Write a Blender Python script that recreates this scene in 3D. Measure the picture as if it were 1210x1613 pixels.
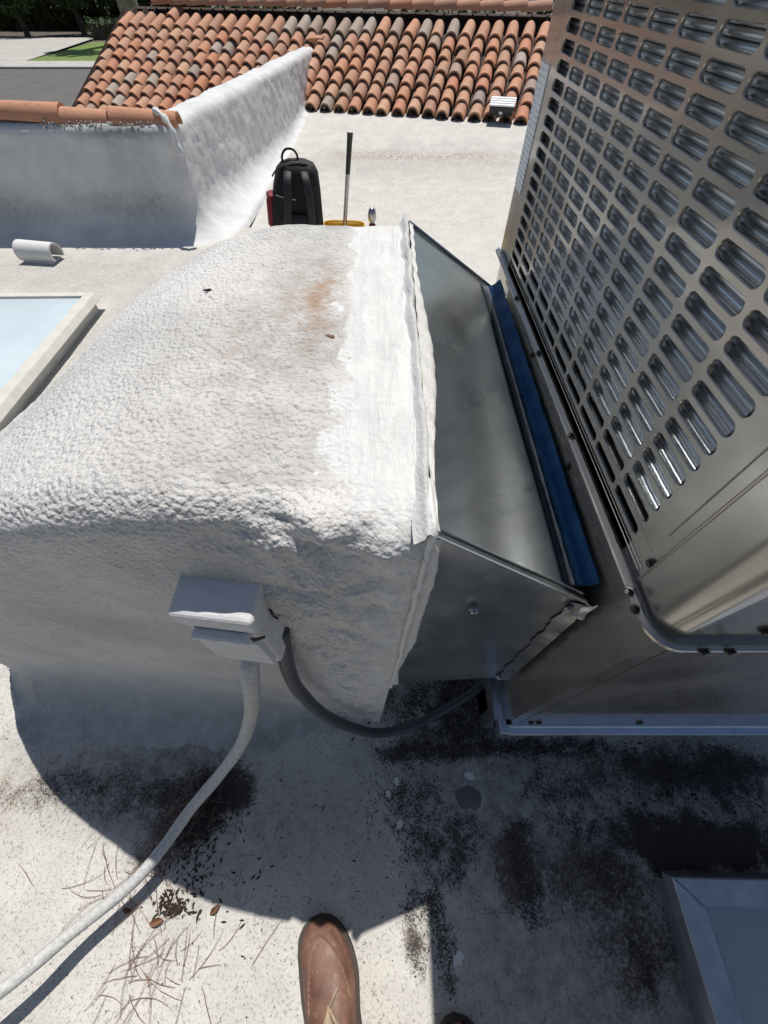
import bpy, math, random
import numpy as np
from mathutils import Vector, Matrix
random.seed(7); np.random.seed(7)
for o in list(bpy.data.objects): bpy.data.objects.remove(o)
S = bpy.context.scene
COL = S.collection
R = math.radians

# ------------------------------------------------------------------ camera
cam = bpy.data.cameras.new('camera'); camo = bpy.data.objects.new('camera', cam); COL.objects.link(camo)
cam.sensor_fit = 'HORIZONTAL'; cam.sensor_width = 36.0; cam.lens = 615/1210*36
cam.clip_start = 0.01; cam.clip_end = 600
camo.location = (0, 0, 1.2); camo.rotation_euler = (R(90-54.62), 0, 0)
S.camera = camo
# ------------------------------------------------------------------ sky, sun, exposure
SUN = Vector((-0.095, -0.425, -1.0))
w = bpy.data.worlds.new('World'); S.world = w; w.use_nodes = True
nt = w.node_tree; bg = nt.nodes['Background']
sky = nt.nodes.new('ShaderNodeTexSky'); sky.sky_type = 'NISHITA'; sky.sun_disc = False
sky.sun_elevation = math.atan2(1, SUN.xy.length); sky.sun_rotation = math.atan2(0.095, 0.425)
sky.altitude = 100; sky.air_density = 1.0; sky.dust_density = 1.0; sky.ozone_density = 1.0
nt.links.new(sky.outputs[0], bg.inputs[0]); bg.inputs[1].default_value = 0.074
sl = bpy.data.lights.new('sun', 'SUN'); sl.energy = 4.5; sl.angle = R(0.5); sl.color = (1, .965, .91)
so = bpy.data.objects.new('sun', sl); COL.objects.link(so); so.location = (3, 8, 20)
so.rotation_euler = SUN.to_track_quat('-Z', 'Y').to_euler()
S.view_settings.view_transform = 'Standard'; S.view_settings.look = 'None'
S.view_settings.exposure = 0.0; S.view_settings.gamma = 1.0; S.view_settings.use_curve_mapping = False
S.cycles.max_bounces = 6; S.cycles.diffuse_bounces = 3; S.cycles.glossy_bounces = 4
S.render.resolution_x = 768; S.render.resolution_y = 1024

# ------------------------------------------------------------------ noise
def _h(ix, iy, iz, s):
    n = (ix*374761393 + iy*668265263 + iz*2147483647 + s*974711) & 0xffffffff
    n = ((n ^ (n >> 13))*1274126177) & 0xffffffff
    n = ((n ^ (n >> 16))*2246822519) & 0xffffffff
    return ((n ^ (n >> 15)) & 0xffff)/65535.0
def vnoise(p, scale, seed=0):
    p = np.asarray(p, float)*scale + 1000.0
    i = np.floor(p).astype(np.int64); f = p-i; u = f*f*f*(f*(f*6-15)+10)
    r = 0
    for dx in (0, 1):
        for dy in (0, 1):
            for dz in (0, 1):
                wgt = (u[..., 0] if dx else 1-u[..., 0])*(u[..., 1] if dy else 1-u[..., 1])*(u[..., 2] if dz else 1-u[..., 2])
                r = r + wgt*_h(i[..., 0]+dx, i[..., 1]+dy, i[..., 2]+dz, seed)
    return r*2-1
def fbm(p, scale, octs=3, seed=0):
    r = 0; a = 1; t = 0
    for k in range(octs):
        r = r + a*vnoise(p, scale*2.03**k, seed+k*17); t += a; a *= .5
    return r/t
def sstep(a, b, x):
    t = np.clip((x-a)/(b-a), 0, 1); return t*t*(3-2*t)

# ------------------------------------------------------------------ materials
class NG:
    def __init__(s, name):
        s.m = bpy.data.materials.new(name); s.m.use_nodes = True; s.t = s.m.node_tree
        s.b = s.t.nodes['Principled BSDF']; s.tc = None
    def n(s, kind, **k):
        x = s.t.nodes.new('ShaderNode'+kind)
        for a, v in k.items(): setattr(x, a, v)
        return x
    def l(s, a, b): s.t.links.new(a, b)
    def set(s, **k):
        for a, v in k.items():
            a = a.replace('_', ' ').title().replace('Ior', 'IOR')
            s.b.inputs[a].default_value = (*v, 1) if isinstance(v, tuple) and len(v) == 3 else v
        return s
    def co(s, scale=None):
        if not s.tc: s.tc = s.n('TexCoord')
        o = s.tc.outputs['Object']
        if scale:
            mp = s.n('Mapping'); mp.inputs['Scale'].default_value = scale; s.l(o, mp.inputs[0]); o = mp.outputs[0]
        return o
    def noise(s, scale, detail=4, rough=.55, vec=None, dist=0):
        x = s.n('TexNoise'); x.inputs['Scale'].default_value = scale; x.inputs['Detail'].default_value = detail
        x.inputs['Roughness'].default_value = rough; x.inputs['Distortion'].default_value = dist
        s.l(vec if vec else s.co(), x.inputs['Vector']); return x.outputs['Fac']
    def voro(s, scale, vec=None, feat='F1'):
        x = s.n('TexVoronoi', feature=feat); x.inputs['Scale'].default_value = scale
        s.l(vec if vec else s.co(), x.inputs['Vector']); return x.outputs['Distance']
    def attr(s, name):
        x = s.n('Attribute', attribute_name=name); return x.outputs['Fac']
    def rng(s, v, a, b, c=0, d=1):
        x = s.n('MapRange'); s.l(v, x.inputs[0])
        for i, q in zip((1, 2, 3, 4), (a, b, c, d)): x.inputs[i].default_value = q
        return x.outputs[0]
    def math(s, op, a, b=None, clamp=False):
        x = s.n('Math', operation=op, use_clamp=clamp)
        for i, v in enumerate((a, b)):
            if v is None: continue
            if isinstance(v, (int, float)): x.inputs[i].default_value = v
            else: s.l(v, x.inputs[i])
        return x.outputs[0]
    def mix(s, f, a, b, mode='MIX'):
        x = s.n('Mix', data_type='RGBA', blend_type=mode)
        for i, v in ((0, f), (6, a), (7, b)):
            if isinstance(v, (int, float)): x.inputs[i].default_value = v
            elif isinstance(v, tuple): x.inputs[i].default_value = (*v, 1)
            else: s.l(v, x.inputs[i])
        return x.outputs[2]
    def ramp(s, v, stops):
        x = s.n('ValToRGB'); e = x.color_ramp.elements
        while len(e) < len(stops): e.new(.5)
        for q, (p, c) in zip(e, stops): q.position = p; q.color = (*c, 1)
        s.l(v, x.inputs[0]); return x.outputs[0]
    def color(s, c): s.l(c, s.b.inputs['Base Color']); return s
    def rough(s, v): s.l(v, s.b.inputs['Roughness']); return s
    def bump(s, h, strength=.5, dist=.002, prev=None):
        x = s.n('Bump'); x.inputs['Strength'].default_value = strength; x.inputs['Distance'].default_value = dist
        s.l(h, x.inputs['Height'])
        if prev: s.l(prev, x.inputs['Normal'])
        s.l(x.outputs[0], s.b.inputs['Normal']); return x.outputs[0]

def plain(name, col, rough=.6, metal=0., var=.12, scale=20, bump=0, bscale=200, bdist=.001):
    g = NG(name); g.set(roughness=rough, metallic=metal)
    d = tuple(c*(1-var*1.6) for c in col); u = tuple(min(1, c*(1+var)) for c in col)
    g.color(g.mix(g.rng(g.noise(scale), .3, .7), d, u))
    g.rough(g.rng(g.noise(scale*2.3), .3, .7, max(.05, rough-.1), min(1, rough+.12)))
    if bump: g.bump(g.noise(bscale, 3), bump, bdist)
    return g.m

# white elastomeric roof coating over sprayed foam
def coat_material(name, base, fine=130., peel=.6, peeld=.0022, is_roof=False, speck=.5, pits=.06):
    g = NG(name); g.set(roughness=.72)
    b2 = tuple(c*.86 for c in base)
    big = g.noise(7, 4, .6)
    c = g.mix(g.rng(big, .35, .65), b2, base)
    n1 = g.noise(fine, 1.5, .5)
    c = g.mix(g.rng(n1, .41, .29, 0, speck), c, tuple(x*.45 for x in base))
    pit = g.voro(58); c = g.mix(g.rng(pit, pits*.6, pits, .7, 0), c, (.07, .06, .052))
    mid = g.noise(32, 4, .65)
    dirt_shade = g.attr('dirt_shade'); c = g.mix(g.math('MULTIPLY', dirt_shade, g.rng(mid, .1, .6), True), c, (.19, .188, .175))  # greys the coating: dirt, plus shade painted into the deck
    tan = g.attr('tan'); c = g.mix(g.math('MULTIPLY', tan, g.rng(mid, .40, .66), True), c, (.34, .23, .155))
    if is_roof:
        v = g.noise(120, 3, .75)
        br = g.attr('brown')
        k = g.math('ADD', g.math('MULTIPLY', br, .85), g.rng(v, .25, .75, -.75, .35))
        c = g.mix(g.rng(k, -.1, .5, 0, .9), c, (.066, .043, .032))
        mi = g.attr('mildew')
        v2 = g.noise(250, 2, .6, dist=.9)
        k0 = g.math('ADD', g.math('MULTIPLY', mi, 1.18), g.rng(mid, .3, .7, -.62, .08))
        c = g.mix(g.rng(k0, .0, .9, 0, .62), c, (.085, .072, .064))
        k = g.math('ADD', k0, g.rng(v2, .30, .70, -1.0, .42))
        c = g.mix(g.rng(k, 0, .22, 0, .92), c, (.026, .019, .017))
        fr = g.attr('fresh'); h = n1
    else:
        fa = g.attr('fresh')
        fr = g.rng(g.math('ADD', fa, g.rng(mid, .3, .7, -.30, .30)), .44, .58)
        streak = g.noise(1, 4, .65, g.co((70, 11, 40)), dist=1.0)
        c = g.mix(fr, c, g.mix(g.rng(streak, .35, .6), (.56, .558, .545), (.655, .65, .632)))
        n2 = g.voro(fine*.7)
        h = g.math('ADD', n1, g.math('MULTIPLY', n2, -.7))
        h = g.math('ADD', g.math('MULTIPLY', h, g.math('SUBTRACT', 1.0, g.math('MULTIPLY', fa, .75))), g.math('MULTIPLY', streak, g.math('MULTIPLY', fa, 1.3)))
    g.color(c)
    g.bump(h, peel, peeld)
    return g.m
M = {}
M['roof'] = coat_material('roof_coating', (.60, .575, .525), 190, .5, .0018, True, .62, .026)
M['foam'] = coat_material('foam_coating', (.645, .628, .602), 225, 1.0, .0029, False, .40, .055)
M['wallcoat'] = coat_material('wall_coating', (.66, .66, .65), 70, .35, .004, False, .1, .02)
M['fresh'] = plain('fresh_white_coating', (.68, .675, .65), .6, 0, .04, 60, .6, 240, .002)
M['boxpaint'] = plain('box_coating', (.64, .635, .63), .65, 0, .07, 40, .5, 260, .0012)
# galvanised sheet
g = NG('galvanised_sheet'); g.set(metallic=.93, roughness=.24)
c = g.mix(g.rng(g.noise(26, 6, .6), .35, .65), (.40, .43, .455), (.47, .50, .52))
scr = g.noise(1, 5, .7, g.co((60, 6, 60)))
c = g.mix(g.rng(scr, .55, .85, 0, .5), c, (.56, .58, .59))
rot = g.n('Mapping'); rot.inputs['Rotation'].default_value = (0, 0, .55); rot.inputs['Scale'].default_value = (190, 7, 60); g.l(g.co(), rot.inputs[0])
c = g.mix(g.rng(g.noise(1, 2, .5, rot.outputs[0]), .735, .765, 0, .8), c, (.80, .81, .81))
c = g.mix(g.rng(g.noise(7, 4), .50, .75), c, (.36, .41, .42))
g.color(c); g.rough(g.rng(g.noise(12, 5), .3, .7, .17, .30)); g.bump(g.noise(4, 2), .05, .003); M['galv'] = g.m
g = NG('sky_tinted_flange'); g.set(metallic=.9, roughness=.30)
g.color(g.mix(g.rng(g.noise(40, 4), .3, .7), (.004, .025, .068), (.012, .048, .110))); g.bump(g.noise(60, 3), .2, .002); M['blue'] = g.m  # blue metal colour paints in the sky's reflection on the flange
g = NG('rail_steel'); g.set(metallic=.9, roughness=.32)
g.color(g.mix(g.rng(g.noise(15, 4), .35, .65), (.34, .42, .52), (.44, .51, .60))); M['rail'] = g.m
# taupe cabinet paint
g = NG('taupe_cabinet_paint'); g.set(metallic=.72, roughness=.24, coat_weight=.8, coat_roughness=.07)
g.color(g.mix(g.rng(g.noise(5, 4), .3, .7), (.33, .307, .27), (.39, .367, .328)))
sm = g.noise(9, 4, .6); g.rough(g.rng(sm, .3, .75, .20, .36)); g.bump(g.noise(6, 2), .05, .002); M['cab'] = g.m
g = NG('coil_aluminium'); g.set(metallic=.85, roughness=.30)
fin = g.n('TexWave', wave_type='BANDS', bands_direction='Y'); fin.inputs['Scale'].default_value = 95; fin.inputs['Distortion'].default_value = .3
g.l(g.co(), fin.inputs['Vector'])
g.color(g.mix(g.rng(g.noise(9, 4), .3, .7), (.68, .69, .70), (.82, .83, .83))); g.bump(g.noise(1, 3, .6, g.co((4, 10, 900))), .3, .0012); M['coil'] = g.m
M['coilbar'] = plain('coil_bar', (.03, .03, .03), .5)
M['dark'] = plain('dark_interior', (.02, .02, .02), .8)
M['screw'] = plain('screw_steel', (.05, .048, .045), .4, .7)
M['conduit'] = plain('conduit_coating', (.52, .515, .50), .75, 0, .16, 160, .5, 420, .001)
M['hose'] = plain('hose_grey', (.075, .082, .092), .5, 0, .1, 50, .4, 300)
M['wood'] = plain('weathered_wood', (.26, .20, .13), .8, 0, .25, 30)
M['paper'] = NG('paper_label').m
g = NG('printed_label'); g.set(roughness=.5)
wv = g.n('TexWave', wave_type='BANDS', bands_direction='Z'); wv.inputs['Scale'].default_value = 34
g.l(g.co(), wv.inputs['Vector'])
tx = g.math('MULTIPLY', g.rng(wv.outputs['Fac'], .55, .7), g.rng(g.noise(1, 3, .7, g.co((30, 160, 20))), .46, .54))
g.color(g.mix(g.math('MULTIPLY', tx, .55), (.78, .81, .83), (.12, .14, .18))); M['label'] = g.m
# terracotta with per-tile colour
def terracotta(name, stops):
    g = NG(name); g.set(roughness=.82)
    oi = g.n('ObjectInfo')
    c = g.ramp(oi.outputs['Random'], stops)
    c = g.mix(g.rng(g.noise(18, 5), .42, .75, 0, .45), c, (.33, .19, .13))
    c = g.mix(g.rng(g.noise(38, 4, .7), .58, .72, 0, .65), c, (.12, .095, .08))
    g.color(c); g.bump(g.noise(70, 4), .4, .004); return g.m
M['tile'] = terracotta('terracotta', [(0, (.48, .185, .095)), (.2, (.56, .285, .165)), (.4, (.45, .225, .14)), (.55, (.58, .34, .21)), (.7, (.38, .20, .13)), (.82, (.50, .29, .19)), (.92, (.54, .22, .115)), (1, (.36, .29, .225))])
M['tilegrey'] = terracotta('weathered_terracotta', [(0, (.34, .28, .23)), (.4, (.42, .36, .30)), (.7, (.30, .25, .21)), (1, (.38, .27, .20))])
M['captile'] = terracotta('cap_terracotta', [(0, (.52, .24, .13)), (1, (.56, .28, .17))])
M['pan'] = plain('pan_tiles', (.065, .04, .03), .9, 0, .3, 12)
M['mortar'] = plain('mortar', (.33, .31, .28), .9, 0, .3, 25, .8, 60, .01)
M['stucco'] = plain('stucco', (.42, .38, .32), .9, 0, .1, 3, .5, 60, .01)
M['asphalt'] = plain('asphalt', (.115, .108, .10), .9, 0, .08, .6, .5, 10, .02)
M['concrete'] = plain('concrete', (.44, .42, .38), .9, 0, .08, .8)
g = NG('lawn'); g.set(roughness=.9); g.color(g.mix(g.rng(g.noise(1.3, 5), .3, .7), (.10, .17, .028), (.17, .25, .05))); g.bump(g.noise(18, 4), .8, .05); M['grass'] = g.m
M['soil'] = plain('soil', (.10, .085, .065), .95, 0, .2, .6)
g = NG('leaves'); g.set(roughness=.6); oi = g.n('ObjectInfo')
g.color(g.mix(g.rng(g.noise(.9, 4), .3, .7), (.028, .05, .014), (.075, .115, .032))); M['leaf'] = g.m
M['hedge'] = plain('hedge_leaves', (.06, .12, .025), .6, 0, .3, 2)
M['bark'] = plain('bark', (.30, .25, .19), .9, 0, .25, 3, .6, 8, .05)
M['barkdark'] = plain('dark_bark', (.09, .07, .05), .9, 0, .25, 3, .6, 8, .05)
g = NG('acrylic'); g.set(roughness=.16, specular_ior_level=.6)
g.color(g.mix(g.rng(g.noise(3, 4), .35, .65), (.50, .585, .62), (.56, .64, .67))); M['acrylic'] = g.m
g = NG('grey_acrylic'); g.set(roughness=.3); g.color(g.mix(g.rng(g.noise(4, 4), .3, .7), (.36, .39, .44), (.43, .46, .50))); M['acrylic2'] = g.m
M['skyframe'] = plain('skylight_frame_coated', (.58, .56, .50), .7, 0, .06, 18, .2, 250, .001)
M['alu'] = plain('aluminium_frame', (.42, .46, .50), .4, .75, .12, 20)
M['black'] = plain('black_fabric', (.006, .006, .0065), .75, 0, .2, 40, .5, 400, .001)
M['black2'] = plain('black_strap', (.011, .011, .012), .6, 0, .2, 40)
M['red'] = plain('red_fabric', (.20, .010, .012), .7, 0, .2, 40)
M['yellow'] = plain('yellow_plastic', (.72, .42, .03), .4, 0, .08, 30)
M['blackplastic'] = plain('black_plastic', (.02, .02, .021), .4)
M['alupole'] = plain('aluminium_pole', (.45, .45, .44), .35, .8, .1, 30)
M['chrome'] = plain('dull_chrome', (.45, .43, .43), .25, .9, .1, 40)
M['whiteplastic'] = plain('white_plastic', (.78, .78, .76), .4, 0, .04, 20)
g = NG('brown_leather'); g.set(roughness=.62)
c = g.mix(g.rng(g.noise(26, 5, .6), .3, .7), (.115, .052, .034), (.215, .108, .072)); c = g.mix(g.rng(g.noise(60, 4, .7), .56, .7, 0, .6), c, (.34, .20, .14))
g.color(c); g.rough(g.rng(g.noise(40, 4), .3, .7, .45, .7)); g.bump(g.noise(70, 5, .7), .45, .003); M['leather'] = g.m
M['sole'] = plain('dark_sole', (.055, .042, .035), .7)
M['lace'] = plain('tan_lace', (.44, .34, .22), .8, 0, .2, 80)
M['stitch'] = plain('pale_stitch', (.40, .27, .19), .8)
M['trouser'] = plain('khaki_cloth', (.30, .27, .22), .85, 0, .1, 20, .4, 500, .001)
g = NG('pine_needles'); g.set(roughness=.7); g.color(g.mix(g.noise(40, 2), (.16, .07, .05), (.30, .19, .14))); M['needle'] = g.m
M['shirt'] = plain('dark_navy_cloth', (.022, .026, .036), .85, 0, .1, 20, .4, 500, .001); M['skin'] = plain('skin', (.45, .28, .20), .5, 0, .06, 30); M['hair'] = plain('dark_hair', (.03, .02, .014), .6)
M['litter'] = plain('dark_litter', (.035, .020, .014), .9, 0, .3, 60)
M['dryleaf'] = plain('dry_leaf', (.20, .10, .055), .7, 0, .3, 60)
M['greypatch'] = plain('grey_sealant', (.13, .13, .14), .6, 0, .1, 40)

# ------------------------------------------------------------------ mesh helpers
def obj(name, mesh, parent=None, loc=None, rot=None):
    o = bpy.data.objects.new(name, mesh); COL.objects.link(o)
    if parent: o.parent = parent
    if loc is not None: o.location = loc
    if rot is not None: o.rotation_euler = rot
    return o
def tag(o, label=None, cat=None, group=None, kind=None):
    if label: o['label'] = label
    if cat: o['category'] = cat
    if group: o['group'] = group
    if kind: o['kind'] = kind
    return o
def empty(name, loc=(0, 0, 0), rz=0):
    o = bpy.data.objects.new(name, None); COL.objects.link(o); o.location = loc; o.rotation_euler = (0, 0, rz); o.empty_display_size = .05
    return o
class MB:
    def __init__(s): s.v = []; s.f = []
    def add(s, v, f):
        k = len(s.v); s.v += [tuple(map(float, p)) for p in v]; s.f += [tuple(i+k for i in q) for q in f]; return s
    def box(s, a, b, mat=None, bev=0):
        x0, y0, z0 = a; x1, y1, z1 = b
        if bev:
            e = bev; pts = []
            for z, q in ((z0, e), (z0+e, 0), (z1-e, 0), (z1, e)):
                pts += [(x0+q+ (e if q == 0 else 0)*0, y0+q, z), (x1-q, y0+q, z), (x1-q, y1-q, z), (x0+q, y1-q, z)]
            f = [(3, 2, 1, 0), (12, 13, 14, 15)]
            for r in range(3):
                for k in range(4): f.append((r*4+k, r*4+(k+1) % 4, r*4+4+(k+1) % 4, r*4+4+k))
        else:
            pts = [(x0, y0, z0), (x1, y0, z0), (x1, y1, z0), (x0, y1, z0), (x0, y0, z1), (x1, y0, z1), (x1, y1, z1), (x0, y1, z1)]
            f = [(3, 2, 1, 0), (4, 5, 6, 7), (0, 1, 5, 4), (1, 2, 6, 5), (2, 3, 7, 6), (3, 0, 4, 7)]
        if mat is not None: pts = [tuple(mat @ Vector(p)) for p in pts]
        return s.add(pts, f)
    def tube(s, path, r, n=10, cap=True, flat=1.0):
        P = [Vector(p) for p in path]; rr = r if isinstance(r, (list, tuple)) else [r]*len(P)
        v = []; f = []; nrm = None
        for i, p in enumerate(P):
            t = (P[min(i+1, len(P)-1)]-P[max(i-1, 0)]).normalized()
            if nrm is None: nrm = t.orthogonal().normalized() if abs(t.z) > .9 else t.cross(Vector((0, 0, 1))).normalized()
            nrm = (nrm-t*nrm.dot(t)).normalized(); b = t.cross(nrm)
            for k in range(n):
                a = 2*math.pi*k/n; v.append(p+(nrm*math.cos(a)+b*math.sin(a)*flat)*rr[i])
        for i in range(len(P)-1):
            for k in range(n):
                f.append((i*n+k, i*n+(k+1) % n, (i+1)*n+(k+1) % n, (i+1)*n+k))
        if cap: f += [tuple(range(n-1, -1, -1)), tuple((len(P)-1)*n+k for k in range(n))]
        return s.add(v, f)
    def lathe(s, prof, n=16, mat=None, cap=True):
        v = []; f = []
        for r, z in prof:
            for k in range(n):
                a = 2*math.pi*k/n; v.append(Vector((r*math.cos(a), r*math.sin(a), z)))
        for i in range(len(prof)-1):
            for k in range(n): f.append((i*n+k, i*n+(k+1) % n, (i+1)*n+(k+1) % n, (i+1)*n+k))
        if cap: f += [tuple(range(n-1, -1, -1)), tuple((len(prof)-1)*n+k for k in range(n))]
        if mat is not None: v = [mat @ p for p in v]
        return s.add(v, f)
    def grid(s, P):
        a, b = P.shape[:2]; f = []
        for i in range(a-1):
            for j in range(b-1): f.append((i*b+j, i*b+j+1, (i+1)*b+j+1, (i+1)*b+j))
        return s.add(P.reshape(-1, 3), f)
    def mesh(s, name, mat, smooth=True, ang=35):
        me = bpy.data.meshes.new(name); me.from_pydata(s.v, [], s.f); me.update()
        if mat is not None: me.materials.append(mat)
        if smooth:
            me.polygons.foreach_set('use_smooth', [True]*len(me.polygons))
            me.set_sharp_from_angle(angle=R(ang))
        return me
    def build(s, name, mat, parent=None, smooth=True, ang=35, loc=None, rot=None):
        return obj(name, s.mesh(name, mat, smooth, ang), parent, loc, rot)
def grid_mesh(name, P, mat, attrs=None, smooth=True, drop=None):
    a, b = P.shape[:2]; me = bpy.data.meshes.new(name)
    idx = np.arange(a*b).reshape(a, b)
    q = np.stack([idx[:-1, :-1], idx[:-1, 1:], idx[1:, 1:], idx[1:, :-1]], -1).reshape(-1, 4)
    if drop is not None: q = q[~drop[q].any(axis=1)]
    me.vertices.add(a*b); me.vertices.foreach_set('co', P.reshape(-1).astype(np.float32))
    me.loops.add(q.size); me.loops.foreach_set('vertex_index', q.reshape(-1).astype(np.int32))
    me.polygons.add(len(q)); me.polygons.foreach_set('loop_start', (np.arange(len(q))*4).astype(np.int32))
    me.polygons.foreach_set('loop_total', np.full(len(q), 4, np.int32))
    me.update(calc_edges=True); me.validate()
    if smooth: me.polygons.foreach_set('use_smooth', [True]*len(q))
    me.materials.append(mat)
    for k, v in (attrs or {}).items():
        at = me.attributes.new(k, 'FLOAT', 'POINT'); at.data.foreach_set('value', v.reshape(-1).astype(np.float32))
    return me
def grid_normals(P):
    du = np.gradient(P, axis=0); dv = np.gradient(P, axis=1); n = np.cross(du, dv)
    return n/np.maximum(np.linalg.norm(n, axis=-1, keepdims=True), 1e-9)
def catmull(pts, n):
    P = np.array(pts, float); P = np.vstack([2*P[0]-P[1], P, 2*P[-1]-P[-2]]); out = []
    m = len(P)-3
    for t in np.linspace(0, m-1e-6, n):
        i = int(t); u = t-i; a, b, c, d = P[i:i+4]
        out.append(.5*((2*b)+(-a+c)*u+(2*a-5*b+4*c-d)*u*u+(-a+3*b-3*c+d)*u**3))
    return np.array(out)
def copy_mesh(o, parent=None, loc=None, rot=None):
    c = o.copy(); COL.objects.link(c); c.parent = parent
    if loc is not None: c.location = loc
    if rot is not None: c.rotation_euler = rot
    return c

# ================================================================== SETTING: flat roof deck
def axis(segs):
    out = []
    for a, b, d in segs: out += list(np.arange(a, b-1e-9, d))
    return np.array(out+[segs[-1][1]])
xs = axis([(-6, -1.4, .12), (-1.4, -1.0, .02), (-1.0, .95, .007), (.95, 1.3, .02), (1.3, 4.2, .12)])
ys = axis([(-2.2, -.6, .1), (-.6, -.42, .02), (-.42, .45, .007), (.45, 1, .03), (1, 8.3, .06)])
X, Y = np.meshgrid(xs, ys, indexing='ij'); Z0 = np.zeros_like(X); P3 = np.stack([X, Y, Z0], -1)
rise = .13*sstep(5.35, 7.0, Y+.29*X)
Z = rise + .006*fbm(P3, 2.2, 3, 3)*sstep(.0, .6, np.abs(Y-.2)+.3) + .0016*fbm(P3, 38, 2, 9)
MIL = [(.142, .079, .149, .024, .8), (.376, .086, .184, .026, .95), (.80, .025, .20, .055, .95), (.768, -.105, .194, .052, 1.5), (.62, -.075, .092, .030, 1.1),
       (.055, -.034, .085, .088, .55), (.142, -.105, .089, .068, .62), (.318, -.14, .034, .08, .85), (.117, -.222, .035, .06, .68), (.126, -.29, .028, .045, .65),
       (.465, -.071, .091, .048, .5), (.531, -.296, .030, .062, .75), (.511, -.161, .072, .042, .65), (.439, .004, .111, .039, .55), (-.405, -.0, .07, .055, 1.1),
       (-.445, -.055, .05, .045, .95), (-.546, -.009, .079, .032, .6), (.058, .072, .066, .025, .9), (-.76, .004, .15, .035, .5), (.07, -.212, .03, .05, .6),
       (.07, -.28, .024, .04, .55), (.2, .2, .16, .1, .9), (.66, -.25, .05, .1, .6), (-.60, -.03, .09, .03, .35)]
BRN = [(-.64, -.01, .2, .055, .42), (-.8, .0, .12, .04, .35), (-.439, .0, .096, .06, .95), (-.499, -.082, .06, .047, .9), (-.529, -.115, .055, .04, .75), (.314, -.139, .058, .066, .95), (.454, -.161, .1, .064, .75), (.525, -.278, .093, .091, .7),
       (.062, -.262, .022, .03, .8), (-.919, -.021, .063, .032, .35), (.16, .1, .16, .04, .8), (.7, .05, .3, .06, .7)]
TAN = [(.3, 5.45, 1.0, .10, 1.0), (-.3, 5.6, .5, .06, .7), (1.4, 5.25, .9, .09, .6), (-.95, -.03, .1, .07, .55), (-.8, .01, .15, .06, .35), (.8, 4.4, 1.6, .8, .22), (-.2, 4.0, .8, .8, .16)]
DRT_SHADE = [(.55, -.08, .42, .24, 1.0), (.3, .0, .3, .14, .8), (.30, -.30, .15, .16, .65), (.5, -.35, .3, .2, .75), (.17, -.12, .12, .1, .9), (-.55, .0, .32, .11, .95), (-.3, -.08, .35, .12, .5), (-2., 2.8, 1., .3, .3), (.2, 5.3, 1.6, .5, .35), (-1.4, 1.6, .35, 1.2, .3), (-.75, .02, .25, .1, .55), (.55, -.28, .15, .14, .6), (.5, .03, .5, .1, .6)]  # roof grime, with shade beside duct and unit painted darker
def blobs(X, Y, L, wob=.35, sc=9, seed=0):
    q = np.stack([X, Y, 0*X], -1); a = np.zeros_like(X)
    wx = fbm(q, sc, 3, seed+5); wy = fbm(q, sc, 3, seed+11)
    for cx, cy, rx, ry, s in L:
        d = np.sqrt(((X-cx)/rx+wob*wx*1.4)**2+((Y-cy)/ry+wob*wy*1.4)**2)
        a = np.maximum(a, s*(1-sstep(.35, 1.55, d)))
    return a
deck = obj('roof_deck', grid_mesh('roof_deck', np.stack([X, Y, Z], -1), M['roof'],
    dict(mildew=blobs(X, Y, MIL, .45, 14), brown=blobs(X, Y, BRN, .4, 18, 40), tan=blobs(X, Y, TAN, .4, 3, 7), dirt_shade=blobs(X, Y, DRT_SHADE, .4, 6, 3), fresh=0*X), drop=((X < -1.05) & (Y > 3.62)).reshape(-1)))
tag(deck, 'white coated flat roof deck with black mildew stains', kind='structure')
# body of the house beneath the roofs
mb = MB(); mb.box((-6, -2.2, -3.6), (4.2, 3.6, -.05)); mb.box((-1.1, 3.601, -3.6), (4.2, 8.0, -.06)); o = mb.build('house_body', M['stucco'], smooth=False)
tag(o, 'stucco house walls below the flat white roof', 'house')

# ---- terrain beyond
def sheet(name, pts, z, mat, kind='structure', label=None):
    mb = MB(); mb.add([(x, y, z) for x, y in pts], [tuple(range(len(pts)))]); o = mb.build(name, mat, smooth=False)
    return tag(o, label, kind=kind)
sheet('ground', [(-300, -100), (300, -100), (300, 400), (-300, 400)], -3.62, M['soil'])
sheet('road', [(-120, 16), (60, 16), (60, 45.6), (-120, 45.6)], -3.60, M['asphalt'])
mb = MB(); mb.box((-120, 45.6, -3.7), (60, 48.6, -3.47), bev=.03); tag(mb.build('pavement', M['concrete'], smooth=False), kind='structure')
sheet('driveway', [(-120, 48.6), (-29.4, 48.6), (-31.0, 66), (-120, 66)], -3.49, M['concrete'])
sheet('lawn', [(-29.3, 48.62), (20, 48.62), (20, 62), (-29.5, 62)], -3.485, M['grass'], 'stuff', 'sunlit green front lawn across the street')

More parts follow.
